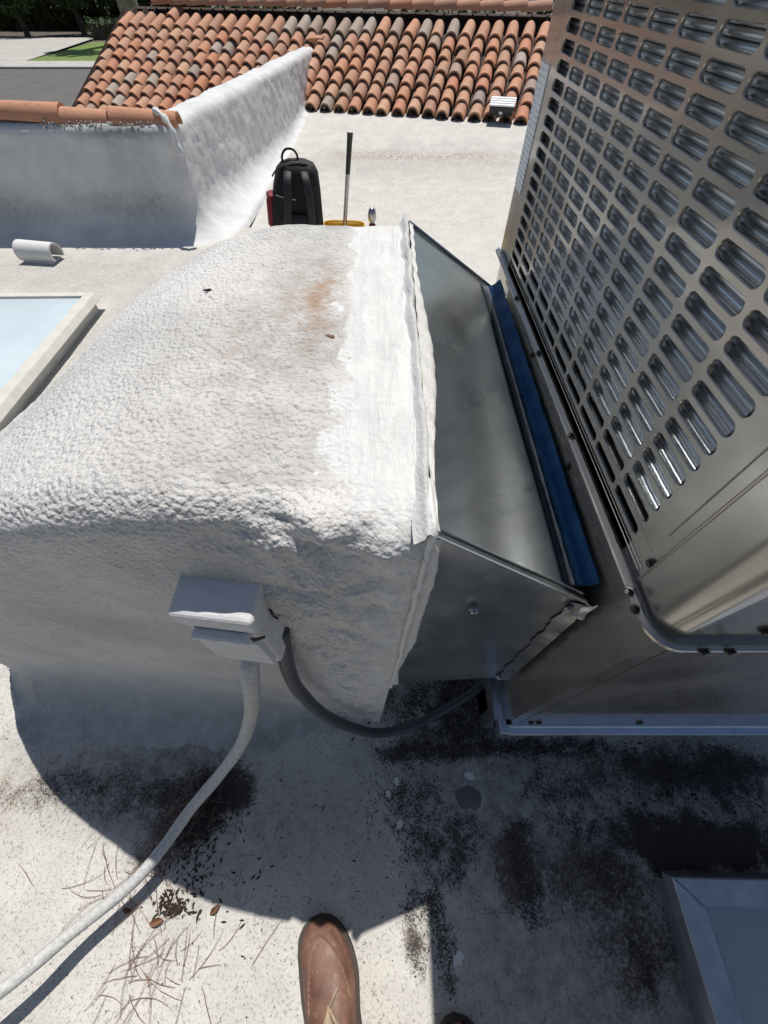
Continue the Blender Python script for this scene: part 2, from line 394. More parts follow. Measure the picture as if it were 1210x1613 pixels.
# ================================================================== parapet wall (left)
def coated_wall(name, sec_fn, n_s, n_t, mat, seed, amp=.012, attrs=None):
    P = np.zeros((n_s, n_t, 3))
    for i, s in enumerate(np.linspace(0, 1, n_s)): P[i] = sec_fn(s, n_t)
    N = grid_normals(P); P = P + N*(amp*fbm(P, 5, 3, seed)+.25*amp*fbm(P, 38, 2, seed+4))[..., None]
    z = np.zeros((n_s, n_t))
    at = dict(mildew=z, brown=z, tan=z, dirt_shade=z, fresh=z)
    if attrs: at.update(attrs(P))
    return grid_mesh(name, P, mat, at)
def resample(pts, n):
    p = np.array(pts, float); d = np.r_[0, np.cumsum(np.linalg.norm(np.diff(p, axis=0), axis=1))]
    t = np.linspace(0, d[-1], n); return np.stack([np.interp(t, d, p[:, k]) for k in range(p.shape[1])], -1)
def arc(cx, cy, r, a0, a1, n=10): return [(cx+r*math.cos(R(a)), cy+r*math.sin(R(a))) for a in np.linspace(a0, a1, n)]
pw = empty('parapet_wall', (-3, 3.5, 0)); tag(pw, 'low coated parapet wall, grey with terracotta cap tiles at left, white where it turns toward the tiled roof', 'parapet wall')
def lwall():
    path = [((x, 3.44-.02*(x+5.5)/4.1), (0., -1.)) for x in np.linspace(-5.5, -1.45, 120)]
    d2 = np.array((-.86+1.34, 8.25-3.5)); d2 /= np.linalg.norm(d2); n2 = np.array((d2[1], -d2[0])); a2 = math.atan2(n2[1], n2[0])
    for a in np.linspace(-math.pi/2, a2, 30)[1:]: path.append(((-1.45+.10*math.cos(a), 3.52+.10*math.sin(a)), (math.cos(a), math.sin(a))))
    st = np.array(path[-1][0])
    for t in np.linspace(0, 4.85, 230)[1:]: path.append((tuple(st+d2*t), tuple(n2)))
    rows = []
    for k, (p, nr) in enumerate(path):
        far = min(1., max(0., p[1]-3.5)/4.8); h = .605-.05*far; base = .13*float(sstep(5.35, 7.0, p[1]+.29*p[0]))
        rc = .21*(1-far)**1.2+.03; wd = .26-.05*far
        prof = [(-wd-.01, -.5), (-wd, h-.05)]+arc(-wd+.05, h-.05, .05, 180, 90, 5)+arc(-.07, h-.06, .06, 90, 8, 7)+[(.0, base+rc+.02)]+[(x, base+z) for x, z in arc(rc, rc, rc, 180, 268, 12)]+[(rc+.02, base-.03)]
        u = resample(prof, 96); rows.append(np.stack([p[0]+nr[0]*u[:, 0], p[1]+nr[1]*u[:, 0], u[:, 1]], -1))
    P = np.array(rows); N = grid_normals(P)
    P = P+N*(.013*fbm(P, 4.5, 3, 21)+.006*fbm(P, 24, 2, 25)*sstep(3.3, 3.6, P[..., 1])+.0022*vnoise(P, 60, 27)*sstep(3.3, 3.6, P[..., 1]))[..., None]*sstep(-.02, .10, P[..., 2:3])
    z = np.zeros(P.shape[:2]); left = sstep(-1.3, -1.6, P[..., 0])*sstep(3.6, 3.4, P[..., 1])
    dirt_shade = left*(.8*sstep(.50, .6, P[..., 2])*sstep(-.2, .3, fbm(P, 4, 3, 60))+.35*sstep(-.1, .6, fbm(P*np.array([.5, 1, 2.4]), 2.2, 3, 55))+.10)+.15*sstep(.1, .5, fbm(P, 3, 3, 58))
    return grid_mesh('wall', P, M['wallcoat'], dict(mildew=z, brown=z, tan=z, dirt_shade=dirt_shade, fresh=z))
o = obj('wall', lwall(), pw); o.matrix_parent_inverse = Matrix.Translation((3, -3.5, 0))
PINV = Matrix.Translation((3, -3.5, 0))
def barrel(L, r0, r1, th=.014, n=8, arcdeg=180):
    """half barrel along +Y from y=0 (lower, wide end) to y=L, resting on z=0"""
    v = []; f = []; a0 = R(90-arcdeg/2); a1 = R(90+arcdeg/2)
    for y, r in ((0, r0), (L, r1)):
        for rr in (r, r-th):
            for k in range(n+1):
                a = a0+(a1-a0)*k/n; v.append((rr*math.cos(a), y, rr*math.sin(a)))
    m = n+1
    for k in range(n):
        f.append((k, k+1, 2*m+k+1, 2*m+k)); f.append((m+k+1, m+k, 3*m+k, 3*m+k+1))
        f.append((k+1, k, m+k, m+k+1)); f.append((2*m+k, 2*m+k+1, 3*m+k+1, 3*m+k))
    f += [(0, 2*m, 3*m, m), (n, m+n, 3*m+n, 2*m+n)]
    b = MB(); b.add(v, f); return b
capm = barrel(.36, .074, .060, .013, 8, 200).mesh('cap_tile', M['captile'], True, 50)
def cap(x0, x1, z0, z1, flip=False, y=3.54):
    o = obj('cap_tile', capm, pw); o.matrix_parent_inverse = PINV
    a, b = (x1, x0) if flip else (x0, x1); za, zb = (z1, z0) if flip else (z0, z1)
    d = Vector((b-a, random.uniform(-.01, .01), zb-za)); L = d.length
    yv = d.normalized(); xv = yv.cross(Vector((0, 0, 1))).normalized(); zv = xv.cross(yv)
    m = Matrix((xv, yv, zv)).transposed().to_4x4(); m.translation = (a, y, za)
    o.matrix_basis = m @ Matrix.Diagonal((1, L/.36, 1, 1)); return o
cap(-2.06, -2.80, .615, .65); cap(-2.74, -3.15, .63, .64); cap(-3.1, -3.5, .63, .64); cap(-3.45, -3.85, .63, .64); cap(-3.8, -4.2, .63, .64)
cap(-2.09, -1.77, .60, .595, False); cap(-1.75, -1.33, .60, .59, False)
mb = MB()
for k in range(70):
    x = random.uniform(-2.2, -1.45) if k < 96 else random.uniform(-1.80, -1.72); s = random.uniform(.003, .009); y = random.uniform(3.43, 3.47); z = .585+random.uniform(0, .03)
    if k >= 96: z += random.uniform(0, .05); s *= 1.3; y = random.uniform(3.45, 3.55)
    a = Matrix.Translation((x, y, z)) @ Matrix.Rotation(random.random()*3, 4, (random.random(), random.random(), 1)); mb.box((-s, -s*.8, -s*.7), (s, s*.8, s*.7), a, bev=s*.3)
o = mb.build('mortar', M['mortar'], pw); o.matrix_parent_inverse = PINV; o['kind'] = 'stuff'

# little drip edge where parapet meets the return wall
mb = MB(); mb.tube(catmull([(-1.46, 3.52, .655), (-1.40, 3.46, .645), (-1.355, 3.42, .605), (-1.335, 3.40, .54), (-1.32, 3.38, .47)], 14), [.016+.006*math.sin(k*1.7) for k in range(14)], 8)
o = mb.build('coating_bead', M['fresh'], pw); o.matrix_parent_inverse = PINV

# ================================================================== tiled roof
YAW = R(16); PIT = R(23.7); E0 = Vector((-.84, 6.947, .1))
ee = Vector((math.cos(YAW), -math.sin(YAW), 0)); uu = Vector((math.sin(YAW)*math.cos(PIT), math.cos(YAW)*math.cos(PIT), math.sin(PIT))); nn = ee.cross(uu)
RB = Matrix((ee, uu, nn)).transposed()
tr = empty('tiled_roof', E0); tr.matrix_world = Matrix.Translation(E0) @ RB.to_4x4()
tag(tr, 'sloping roof of weathered terracotta barrel tiles', 'tiled roof')
mb = MB(); mb.box((-3.5, -.62, -.16), (2.62, 1.74, -.055)); mb.build('roof_boarding', M['pan'], tr, False)
mb = MB(); mb.box((-3.45, 1.75, -1.2), (2.6, 1.80, .0)); mb.build('ridge_boarding', M['pan'], tr, False)
CW = .185; L = .32; EX = .208
tmesh = [barrel(L, .080*s, .066*s, .016, 8, 176).mesh('roof_tile', M['tile'], True, 50) for s in (1.0, .97, 1.03)]
tgrey = barrel(L, .080, .066, .016, 8, 176).mesh('roof_tile', M['tilegrey'], True, 50)
ncol = int((2.55+3.42)/CW)+1; tiles = []
for c in range(ncol):
    e = -3.40+c*CW
    u_start = -.50 if e < -.22 else -.02
    for r in range(14):
        u = 0.0 + (r-3)*EX + random.uniform(-.012, .012) + .01*math.sin(c*1.3)
        if u < u_start-.03 or u > 1.44: continue
        tiles.append((e, u, c, r))
mt_under = MB()
for e, u, c, r in tiles:
    greyish = (-.9 < e < 1.15 and u > 1.2 and random.random() < .75) or random.random() < .06
    me = tgrey if greyish else random.choice(tmesh)
    tilt = math.asin(.028/EX)*.9
    m = Matrix.Translation((e+random.gauss(0, .006), u+random.gauss(0, .008), .004+random.uniform(0, .004))) @ Matrix.Rotation(random.gauss(0, .03), 4, 'Z') @ Matrix.Rotation(-tilt*0+R(random.uniform(-3, 3)), 4, 'Y') @ Matrix.Rotation(-R(6.3)+R(random.uniform(-.8, .8)), 4, 'X')
    m = Matrix.Translation((0, 0, .022)) @ m
    o = obj('roof_tile', me, tr); o.matrix_local = m
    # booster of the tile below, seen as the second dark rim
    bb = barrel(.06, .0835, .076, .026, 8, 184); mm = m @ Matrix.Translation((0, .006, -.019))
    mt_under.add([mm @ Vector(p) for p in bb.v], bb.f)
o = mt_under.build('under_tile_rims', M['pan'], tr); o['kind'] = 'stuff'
mb = MB(); prof = []
for c in range(ncol+1):
    e = -3.40+(c-.5)*CW
    for a in np.linspace(180, 360, 7): prof.append((e+.085*math.cos(R(a)), .03+.075*math.sin(R(a))))
Pn = np.array([[(e, u, z) for e, z in prof] for u in np.linspace(-.55, 1.73, 6)]); mb.grid(Pn)
o = mb.build('pan_tiles', M['pan'], tr); o['kind'] = 'stuff'
rm = barrel(.36, .085, .072, .014, 8, 180).mesh('ridge_tile', M['tile'], True, 50)
for k in range(19):
    e = 2.55-k*.29
    o = obj('ridge_tile', rm, tr); o.matrix_local = Matrix.Translation((e, 1.73, .075)) @ Matrix.Rotation(R(-PIT*57.3*.9), 4, 'X') @ Matrix.Rotation(R(90+random.uniform(-1.5, 1.5)), 4, 'Z') @ Matrix.Rotation(R(-3), 4, 'X')
# brick closer where the return wall top meets the tiles
mb = MB(); mb.box((-.10, -.035, -.02), (.10, .035, .02), bev=.006); o = mb.build('closer_tile', M['captile'], tr); o.matrix_local = Matrix.Translation((-.32, 1.10, .09)) @ Matrix.Rotation(.05, 4, 'Z')
# finned lamp on the tiles
fl = empty('roof_lamp'); fl.matrix_world = Matrix.Translation(E0) @ RB.to_4x4() @ Matrix.Translation((2.27, .06, .12)) @ Matrix.Rotation(R(-6), 4, 'X')
tag(fl, 'small lamp with white ribbed top and dark front resting on the tiles', 'lamp')
mb = MB(); mb.box((-.135, -.075, -.03), (.135, .085, .05), bev=.008); mb.build('housing', M['blackplastic'], fl)
for k in range(4):
    mb = MB(); mb.box((-.14, -.078+k*.042, .052), (.14, -.044+k*.042, .066), bev=.004); mb.build('rib', M['whiteplastic'], fl)
mb = MB(); mb.box((-.02, -.083, -.012), (.02, -.076, .012), bev=.002); mb.build('sensor', M['whiteplastic'], fl)

# ================================================================== foam-covered duct elbow
PROF = [(.034, .957), (-.03, .959), (-.1, .960), (-.2, .957), (-.3, .936), (-.4, .898), (-.5, .844), (-.61, .770), (-.72, .674), (-.83, .558), (-.92, .44), (-1.0, .295), (-1.06, .15), (-1.10, .01)]
NS = 330; prof = catmull(PROF, NS*3); prof = resample(prof, NS)
secs = []
for (px, pz) in prof:
    y0 = .148+.13*max(0., -px-.02); y1 = .760
    rc = float(np.interp(-px, [0.0, .12, .3, .6], [.004, .03, .11, .17])); rc = min(rc, pz*.45+.001)
    r = min(.030+.03*max(0, -px), pz*.45+.001)
    drop = .25*max(0, -px-.18)
    A = arc(y0-rc, rc, rc, -90, 0, 10); B = [(y0, z) for z in np.linspace(rc, pz-r, 150)][1:]
    Cc = arc(y0+r, pz-r, r, 180, 90, 16)[1:]
    D = [(y, pz) for y in np.linspace(y0+r, y1-r, 120)][1:]
    Ee = arc(y1-r, pz-r, r, 90, 0, 10)[1:]; F = [(y1, z) for z in np.linspace(pz-r, -.01, 16)][1:]
    s = np.array(A+B+Cc+D+Ee+F)
    s[:, 1] -= drop*np.clip(s[:, 0]-.35, 0, 1)*np.clip(s[:, 1]/max(pz, .01), 0, 1)
    secs.append(np.stack([np.full(len(s), px), s[:, 0], s[:, 1]], -1))
P = np.array(secs); N = -grid_normals(P)
if N[NS//4, 230, 2] < 0: N = -N
# sprayed-foam lumps, heavier round the end and the near shoulder
Xp, Yp, Zp = P[..., 0], P[..., 1], P[..., 2]
endz = np.exp(-((Xp+.05)/.08)**2); should = np.exp(-((Zp-.93)/.05)**2)*np.exp(-((Yp-.16)/.05)**2)
face = sstep(.20, .15, Yp)
amp = .006*fbm(P, 5, 2, 71)+.0016*fbm(P, 22, 2, 72)*(1+5*endz*face)+.0006*vnoise(P, 85, 73)+.0007*vnoise(P, 150, 74)*(1-.5*endz)
amp += should*(.0032*fbm(P*np.array([1, .6, 1.]), 34, 2, 75))*(.10+1.2*np.exp(-((Xp+.06)/.09)**2))
amp -= .010*np.exp(-((Xp+.115)/.07)**2)*should
amp += .012*endz*face*sstep(.05, .4, Zp)*fbm(P*np.array([1, 1, 2.0]), 20, 3, 76)+.0065*face*fbm(P*np.array([.8, 1, 2.0]), 44, 2, 78)*(.18+endz)+.004*endz*face*fbm(P*np.array([2.2, 1, .5]), 40, 2, 79)
amp = amp*sstep(.036, .01, Xp)
P = P+N*amp[..., None]
P[..., 0] -= .046*(1-np.clip(Zp/.95, 0, 1))*sstep(-.16, .03, Xp)*sstep(.5, .2, Yp)
wob = .010*fbm(P*np.array([.2, 1, 1]), 9, 3, 80)
fresh_soft = 0
edge = np.where(Yp > .2, -.046, -.02)
fresh = np.clip(.5+(Xp-edge-wob)/.05, 0, 1)*np.where(Yp > .175, 1., .55)
tan = 1.0*np.exp(-((Xp+.078)/.035)**2-((Yp-.50)/.10)**2)*(Zp > .8)+.32*np.exp(-((Xp+.16)/.06)**2-((Yp-.38)/.22)**2)*(Zp > .8)+.25*np.exp(-((Xp+.06)/.04)**2-((Yp-.153)/.03)**2-((Zp-.86)/.08)**2)
dirt_shade = .40*np.exp(-((Xp+.10)/.07)**2)*(Yp > .2)+.22*sstep(0, .4, fbm(P, 5, 3, 90))+.45*sstep(.16, .0, Zp)  # darker beside the fresh band, in blotches and toward the foot
z = np.zeros_like(Xp)
de = empty('duct_elbow', (-.5, .45, 0)); tag(de, 'white foam-coated curved air duct bending down into the roof', 'air duct')
DINV = Matrix.Translation((.5, -.45, 0))
o = obj('duct_shell', grid_mesh('duct_shell', P, M['foam'], dict(tan=tan, dirt_shade=dirt_shade, fresh=fresh, mildew=z, brown=z)), de); o.matrix_parent_inverse = DINV
# end cap + coated ridge
mb = MB(); loop = [tuple(p) for p in P[0]]; mb.add(loop, [tuple(range(len(loop)))]); o = mb.build('end_cap', M['galv'], de, False); o.matrix_parent_inverse = DINV
def ridge(ya, yb, x, z0, z1, n=90, seed=5):
    q = []
    for i, y in enumerate(np.linspace(ya, yb, n)):
        a = .0025*float(fbm(np.array([[x, y, 0.]]), 30, 2, seed)[0]); t = .0035+.0015*float(fbm(np.array([[x, y, 3.]]), 45, 2, seed)[0])
        top = z1+.003*float(fbm(np.array([[x, y, 7.]]), 25, 2, seed)[0])
        q.append([(x-t-.008+a, y, z0), (x-t+a, y, z0+.007), (x-t*.8+a, y, top-.002), (x+a, y, top), (x+t*.8+a, y, top-.002), (x+t+a, y, z0+.004), (x+t+.006+a, y, z0-.012)])
    return np.array(q)
mb = MB(); mb.grid(ridge(.146, .752, .034, .953, .969)); o = mb.build('flange_ridge', M['fresh'], de, True, 60); o.matrix_parent_inverse = DINV

# ================================================================== sheet-metal transition
tt = empty('duct_transition', (.16, .45, 0)); tag(tt, 'bare galvanised sheet metal duct transition between the white duct and the taupe unit', 'duct transition')
TINV = Matrix.Translation((-.16, -.45, 0))
A = Vector((.036, .156, .954)); B = Vector((.040, .745, .954)); C_ = Vector((.205, .772, .839)); D = Vector((.205, .158, .821))
E_ = Vector((.014, .156, .450)); F = Vector((.206, .158, .484)); G = Vector((.014, .745, .450)); H_ = Vector((.206, .772, .484))
def bil(a, b, c, d, s, t): return (a*(1-s)+d*s)*(1-t)+(b*(1-s)+c*s)*t   # s: a->d, t: a->b
def panel(name, a, b, c, d, n=30, amp=.002, seed=0, off=0):
    q = np.array([[tuple(bil(a, b, c, d, s, t)) for t in np.linspace(0, 1, n)] for s in np.linspace(0, 1, n)])
    Nn = grid_normals(q); q = q+Nn*(amp*fbm(q, 4, 2, seed)+off)[..., None]
    mb = MB(); mb.grid(q); o = mb.build(name, M['galv'], tt, True, 80); o.matrix_parent_inverse = TINV; return o
panel('top_panel', A, B, C_, D, 40, .0025, 1); panel('near_side_panel', A, E_, F, D, 40, .003, 2)
panel('far_side_panel', B, G, H_, C_, 14, .002, 3); panel('bottom_panel', E_, G, H_, F, 14, .002, 4)
def place(mb, name, mat, ang=40):
    o = mb.build(name, mat, tt, True, ang); o.matrix_parent_inverse = TINV; return o
# standing seam along the near top edge
mb = MB(); dz = Vector((.0, -.002, .0025)); mb.tube([A+dz, (A+D)/2+dz, D+dz], .0024, 8); mb.tube([A+dz+Vector((.0, .007, -.001)), (A+D)/2+dz+Vector((0, .008, .0)), D+dz+Vector((0, .009, 0))], .0016, 6); place(mb, 'standing_seam', M['galv'])
mb = MB(); mb.tube([B+Vector((0, .003, .003)), (B+C_)/2+Vector((0, .003, .003)), C_+Vector((0, .003, .003))], .003, 8); place(mb, 'far_seam', M['galv'])
# up-turned flange against the cabinet
q = []
sl_ = (A.z-D.z)/(D.x-A.x)
for t in np.linspace(.012, .99, 80):
    p = D*(1-t)+C_*t; row = []
    for a in np.linspace(0, 1, 10):
        x = -.026+.034*a; z_ = -x*sl_*(1-a)+.0018+.021*a**1.6
        row.append((p.x+x, p.y+.006*(1-a)*(1-2*t), p.z+z_+(.0008*math.sin(t*25)+.0006*math.sin(t*61))*a))
    row.append((row[-1][0]+.003, row[-1][1], row[-1][2]-.003)); q.append(row)
q = np.array(q); mb = MB(); mb.grid(q); place(mb, 'upturned_flange', M['galv'], 60)
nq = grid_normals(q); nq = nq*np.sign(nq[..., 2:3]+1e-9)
mb = MB(); mb.grid((q+nq*.0007)[:, 4:10]); place(mb, 'sky_tint_strip', M['blue'], 60)['label'] = 'dark blue strip of painted sky reflection'  # blue colour stands in for sky mirrored by the bare flange
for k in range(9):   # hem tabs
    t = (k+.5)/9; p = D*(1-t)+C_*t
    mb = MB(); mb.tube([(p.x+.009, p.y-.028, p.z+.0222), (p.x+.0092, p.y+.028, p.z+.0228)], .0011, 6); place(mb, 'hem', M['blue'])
# ragged cut flange down the near side
q = []
for t in np.linspace(0, 1, 34):
    p = D*(1-t)+F*t; j = .0016*math.sin(t*31)+.0014*math.sin(t*77)
    q.append([(p.x-.014+j*1.2, p.y-.0022, p.z+.0), (p.x-.004, p.y-.0034, p.z-.002), (p.x+.007+j*.8, p.y-.0055+j*.6, p.z-.005+j*.6)])
mb = MB(); mb.grid(np.array(q)); place(mb, 'ragged_flange', M['galv'], 60)
# torn corner tab at the top of it
q = np.array([[(.205+.010*s+.0015*math.sin(9*t), .155-.004*s-.001*t, .818-.036*t+.006*s+.004*math.sin(7*s+5*t)) for s in np.linspace(0, 1, 5)] for t in np.linspace(0, 1, 7)])
mb = MB(); mb.grid(q); place(mb, 'corner_tab', M['galv'], 60)
def screw_mesh(r=.0042):
    mb = MB(); mb.lathe([(r*1.55, 0), (r*1.55, .0012), (r, .0013), (r, .0042), (r*.75, .0050)], 12); return mb.mesh('screw', M['screw'], True, 30)
SM = screw_mesh(); SMB = screw_mesh(.0036); SMB.materials[0] = M['galv']
def screw_at(parent, pinv, p, nrm, me=SM):
    o = obj('screw', me, parent); o.matrix_parent_inverse = pinv
    o.matrix_basis = Matrix.Translation(p) @ Vector(nrm).to_track_quat('Z', 'Y').to_matrix().to_4x4(); return o
nside = (E_-A).cross(D-A).normalized(); nside = nside if nside.y < 0 else -nside
for s, t in ((.36, .22), (.93, .06), (.93, .93)):
    screw_at(tt, TINV, bil(A, E_, F, D, s, t)+nside*.004, nside, SMB)
# white coating lapped over the metal (top and side), ragged edge
def lap(a, b, c, d, wfn, n, seed, nrm, s0=-.01):
    q = []
    for t in np.linspace(0, 1, n):
        w_ = max(.004, wfn(t)+.012*float(fbm(np.array([[t*6, 0., seed]]), 3., 4, seed)[0]))
        row = []
        for k in range(6):
            s = s0+(w_-s0)*k/5; row.append(tuple(bil(a, b, c, d, s, t)+nrm*((.0042 if k < 5 else .0008)+.0006*math.sin(t*90+k))))
        q.append(row)
    mb = MB(); mb.grid(np.array(q)); o = mb.build('lapped_coating', M['fresh'], de, True, 60); o.matrix_parent_inverse = DINV
ntop = (B-A).cross(D-A); ntop = (ntop if ntop.z > 0 else -ntop).normalized()
lap(A, B, C_, D, lambda t: .035+.075*math.exp(-((t-.40)/.20)**2)-.02*math.exp(-((t-.05)/.08)**2), 130, 3, ntop)
lap(A, E_, F, D, lambda t: .045+.05*math.exp(-((t-.35)/.25)**2)+.012*math.sin(t*14), 110, 8, nside)
# lumpy bead of coating down the near corner of the flange
def bead(pts, r, n, name, seed):
    q = catmull(pts, n); j = np.stack([fbm(q+seed, 60, 3, seed), fbm(q+seed*2, 60, 3, seed+1), fbm(q+seed*3, 60, 3, seed+2)], -1)*r*.8
    rad = [float(r*(1+.55*fbm(q[k:k+1]+seed, 45, 3, seed+5)[0])) for k in range(n)]
    mb = MB(); mb.tube(q+j, rad, 8); o = mb.build(name, M['fresh'], de, True, 60); o.matrix_parent_inverse = DINV
bead([(.034, .20, .962), (.036, .165, .964), (.037, .152, .958), (.034, .148, .935), (.031, .146, .90), (.026, .146, .78), (.020, .146, .62), (.012, .147, .46)], .0030, 90, 'coating_bead', 3)
# ================================================================== rooftop unit
KU = .68
ru = empty('rooftop_unit', (.5304, .4556, .384)); ru.scale = (KU, KU, KU); tag(ru, 'tall taupe metal rooftop air conditioning unit with slotted coil guard', 'air conditioner')
UINV = Matrix.Translation((-.78, -.67, 0))
def up(mb, name, mat, ang=35, smooth=True, parent=None):
    o = mb.build(name, mat, parent or ru, smooth, ang); o.matrix_parent_inverse = UINV if not parent else Matrix(); return o
X0, X1, Y0, Y1, ZT, ZL = .320, 2.30, .142, 1.205, 1.335, .742
def slot_panel(org, eu, ev, en, u0, u1, v0, v1, cu, cv, SL, SH, depth=.0045):
    org, eu, ev, en = map(Vector, (org, eu, ev, en)); mb = MB()
    def pt(u, v, d): return org+eu*u+ev*v-en*d
    pu = cu[1]-cu[0]; pv = cv[1]-cv[0]; ul = cu[0]-pu/2; ur = cu[-1]+pu/2; vb = cv[0]-pv/2; vt = cv[-1]+pv/2
    def rect(a, b, c, d): mb.add([pt(a, c, 0), pt(b, c, 0), pt(b, d, 0), pt(a, d, 0)], [(0, 1, 2, 3)])
    for a, b, c, d in ((u0, ul, v0, v1), (ur, u1, v0, v1), (ul, ur, v0, vb), (ul, ur, vt, v1)):
        if b-a > 1e-6 and d-c > 1e-6: rect(a, b, c, d)
    def outline(r, hl):
        o = []
        for a in np.linspace(90, -90, 9): o.append((hl+r*math.cos(R(a)), r*math.sin(R(a))))
        for a in np.linspace(270, 90, 9): o.append((-hl+r*math.cos(R(a)), r*math.sin(R(a))))
        return o
    r = SH/2; hl = SL/2-r; o0 = outline(r, hl); o1 = outline(r-.0009, hl); hu, hv = pu/2, pv/2
    orect = []
    for a in np.linspace(90, -90, 9):
        if a >= 45: orect.append((hl+(hu-hl)*(90-a)/45, hv))
        elif a > -45: orect.append((hu, hv*a/45))
        else: orect.append((hu-(hu-hl)*(-45-a)/45, -hv))
    orect += [(-x, -y) for x, y in orect]
    n = 18; f = []
    for ring in range(3):
        for k in range(n): f.append((ring*n+k, ring*n+(k+1) % n, (ring+1)*n+(k+1) % n, (ring+1)*n+k))
    for a in cu:
        for b in cv:
            v = [pt(a+x, b+y, 0) for x, y in orect]+[pt(a+x, b+y, 0) for x, y in o0]+[pt(a+x, b+y, .0012) for x, y in o1]+[pt(a+x, b+y, depth) for x, y in o1]
            mb.add(v, f)
    return mb
PZ = .0237; rows = [.806+PZ*k for k in range(21)]
colsY = [.3035+.0834*k for k in range(10)]
# left face: u runs from near to far (+Y)
mb = slot_panel((X0, 0, 0), (0, 1, 0), (0, 0, 1), (-1, 0, 0), .216, 1.130, .794, ZT-.015, colsY, rows, .0758, .0176)
up(mb, 'coil_guard', M['cab'], 25)
# bottom margin with the row of larger dark slots
mb2 = MB()
sp = slot_panel((X0, 0, 0), (0, 1, 0), (0, 0, 1), (-1, 0, 0), .216, 1.130, ZL, .794, colsY, [.781, .806], .078, .0150)
# keep only the first row of cells of that strip (faces wholly below the guard)
keep = [f for f in sp.f if max(sp.v[i][2] for i in f) <= .7936]
for a in (0,): mb2.v = sp.v; mb2.f = keep
for ya, yb, za, zb in ((.216, colsY[0]-.0417, ZL, .7935), (colsY[-1]+.0417, 1.130, ZL, .7935), (colsY[0]-.0417, colsY[-1]+.0417, ZL, .7685)):
    mb2.add([(X0, ya, za), (X0, yb, za), (X0, yb, zb), (X0, ya, zb)], [(0, 1, 2, 3)])
up(mb2, 'coil_guard_foot', M['cab'], 25)
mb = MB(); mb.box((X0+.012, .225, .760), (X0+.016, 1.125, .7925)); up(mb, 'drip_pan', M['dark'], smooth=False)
# coil: rounded horizontal tubes behind the guard
nz = 22*24; yy = np.linspace(.20, 1.15, 12); q = []
for i in range(nz+1):
    zv = .7941+PZ*i/24; ph = ((zv-.7941)/(PZ/3)) % 1.0
    q.append([(X0+.0175-.0042*math.sqrt(max(0, 1-((ph-.5)/.45)**2)) if abs(ph-.5) < .45 else X0+.024, y, zv) for y in yy])
mb = MB(); mb.grid(np.array(q)); up(mb, 'coil', M['coil'], 40)
for k in range(11):
    y = .270+.0834*k; mb = MB(); mb.box((X0+.0065, y-.004, .80), (X0+.0085, y+.004, ZT-.02)); up(mb, 'coil_strap', M['coilbar'], smooth=False)
# corner post (rounded) from the seam on the left face to the near face
rr = .030; cpts = [(X0-.0015, .2145)]+[(X0-.0015+rr-rr*math.cos(R(a)), Y0+rr-rr*math.sin(R(a))) for a in np.linspace(0, 90, 10)]+[(.425, Y0)]
q = np.array([[(x, y, zz) for x, y in cpts] for zz in np.linspace(ZL, ZT, 12)])
mb = MB(); mb.grid(q[:, ::-1]); up(mb, 'corner_post', M['cab'], 60)
# vertical pressed rib by the seam
mb = MB(); mb.tube([(X0-.001, .2145, ZL), (X0-.001, .2145, ZT)], .0022, 8); mb.tube([(X0-.0005, .232, ZL+.085), (X0-.0005, .232, ZT)], .0009, 6); up(mb, 'seam_bead', M['cab'])
# near face guard
cx_ = [.475+.0834*k for k in range(9)]; zrows = [.7815+PZ*k for k in range(22)]
mb = slot_panel((0, Y0, 0), (1, 0, 0), (0, 0, 1), (0, -1, 0), .4255, 1.24, ZL, ZT-.015, cx_, zrows, .0755, .0168)
up(mb, 'near_coil_guard', M['cab'], 25)
mb = MB(); mb.box((1.241, Y0, ZL), (X1, Y0+.003, ZT)); up(mb, 'near_plain_panel', M['cab'], smooth=False)
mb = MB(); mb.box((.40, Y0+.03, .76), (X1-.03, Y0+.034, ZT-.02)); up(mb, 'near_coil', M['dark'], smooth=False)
mb = MB(); mb.box((X0, 1.131, ZL), (X0+.05, Y1, ZT)); up(mb, 'far_corner_post', M['cab'], smooth=False)
mb = MB(); mb.box((X1-.003, Y0+.002, ZL), (X1, Y1-.002, ZT)); up(mb, 'right_panel', M['cab'], smooth=False)
mb = MB(); mb.box((X0+.051, Y1-.003, ZL), (X1-.004, Y1, ZT)); up(mb, 'back_panel', M['cab'], smooth=False)
mb = MB(); mb.box((X0+.07, Y0+.06, ZL), (X1-.03, Y1-.03, ZL+.01)); up(mb, 'inner_floor', M['dark'], smooth=False)
# top deck with round fan opening, guard rings and fan
fc = Vector((.775, .69, ZT)); fr_ = .405; n = 64; v = []; f = []
def onrect(a):
    c, s = math.cos(a), math.sin(a); k = min((X1-fc.x if c > 0 else fc.x-X0)/max(abs(c), 1e-6), (Y1-fc.y if s > 0 else fc.y-Y0)/max(abs(s), 1e-6)); return fc+Vector((c*k, s*k, 0))
angs = sorted([2*math.pi*k/n for k in range(n)]+[math.atan2(y-fc.y, x-fc.x) % (2*math.pi) for x in (X0, X1) for y in (Y0, Y1)])
for a in angs: v += [onrect(a), fc+Vector((math.cos(a)*fr_, math.sin(a)*fr_, 0)), fc+Vector((math.cos(a)*fr_, math.sin(a)*fr_, -.05))]
m_ = len(angs)
for k in range(m_):
    k2 = (k+1) % m_; f += [(3*k, 3*k2, 3*k2+1, 3*k+1), (3*k+1, 3*k2+1, 3*k2+2, 3*k+2)]
mb = MB(); mb.add(v, f); up(mb, 'top_deck', M['cab'], 40)
mb = MB()
for k in range(1, 13):
    r_ = k*.033; mb.tube([fc+Vector((math.cos(a)*r_, math.sin(a)*r_, .012)) for a in np.linspace(0, 2*math.pi, 41)], .0018, 5, False)
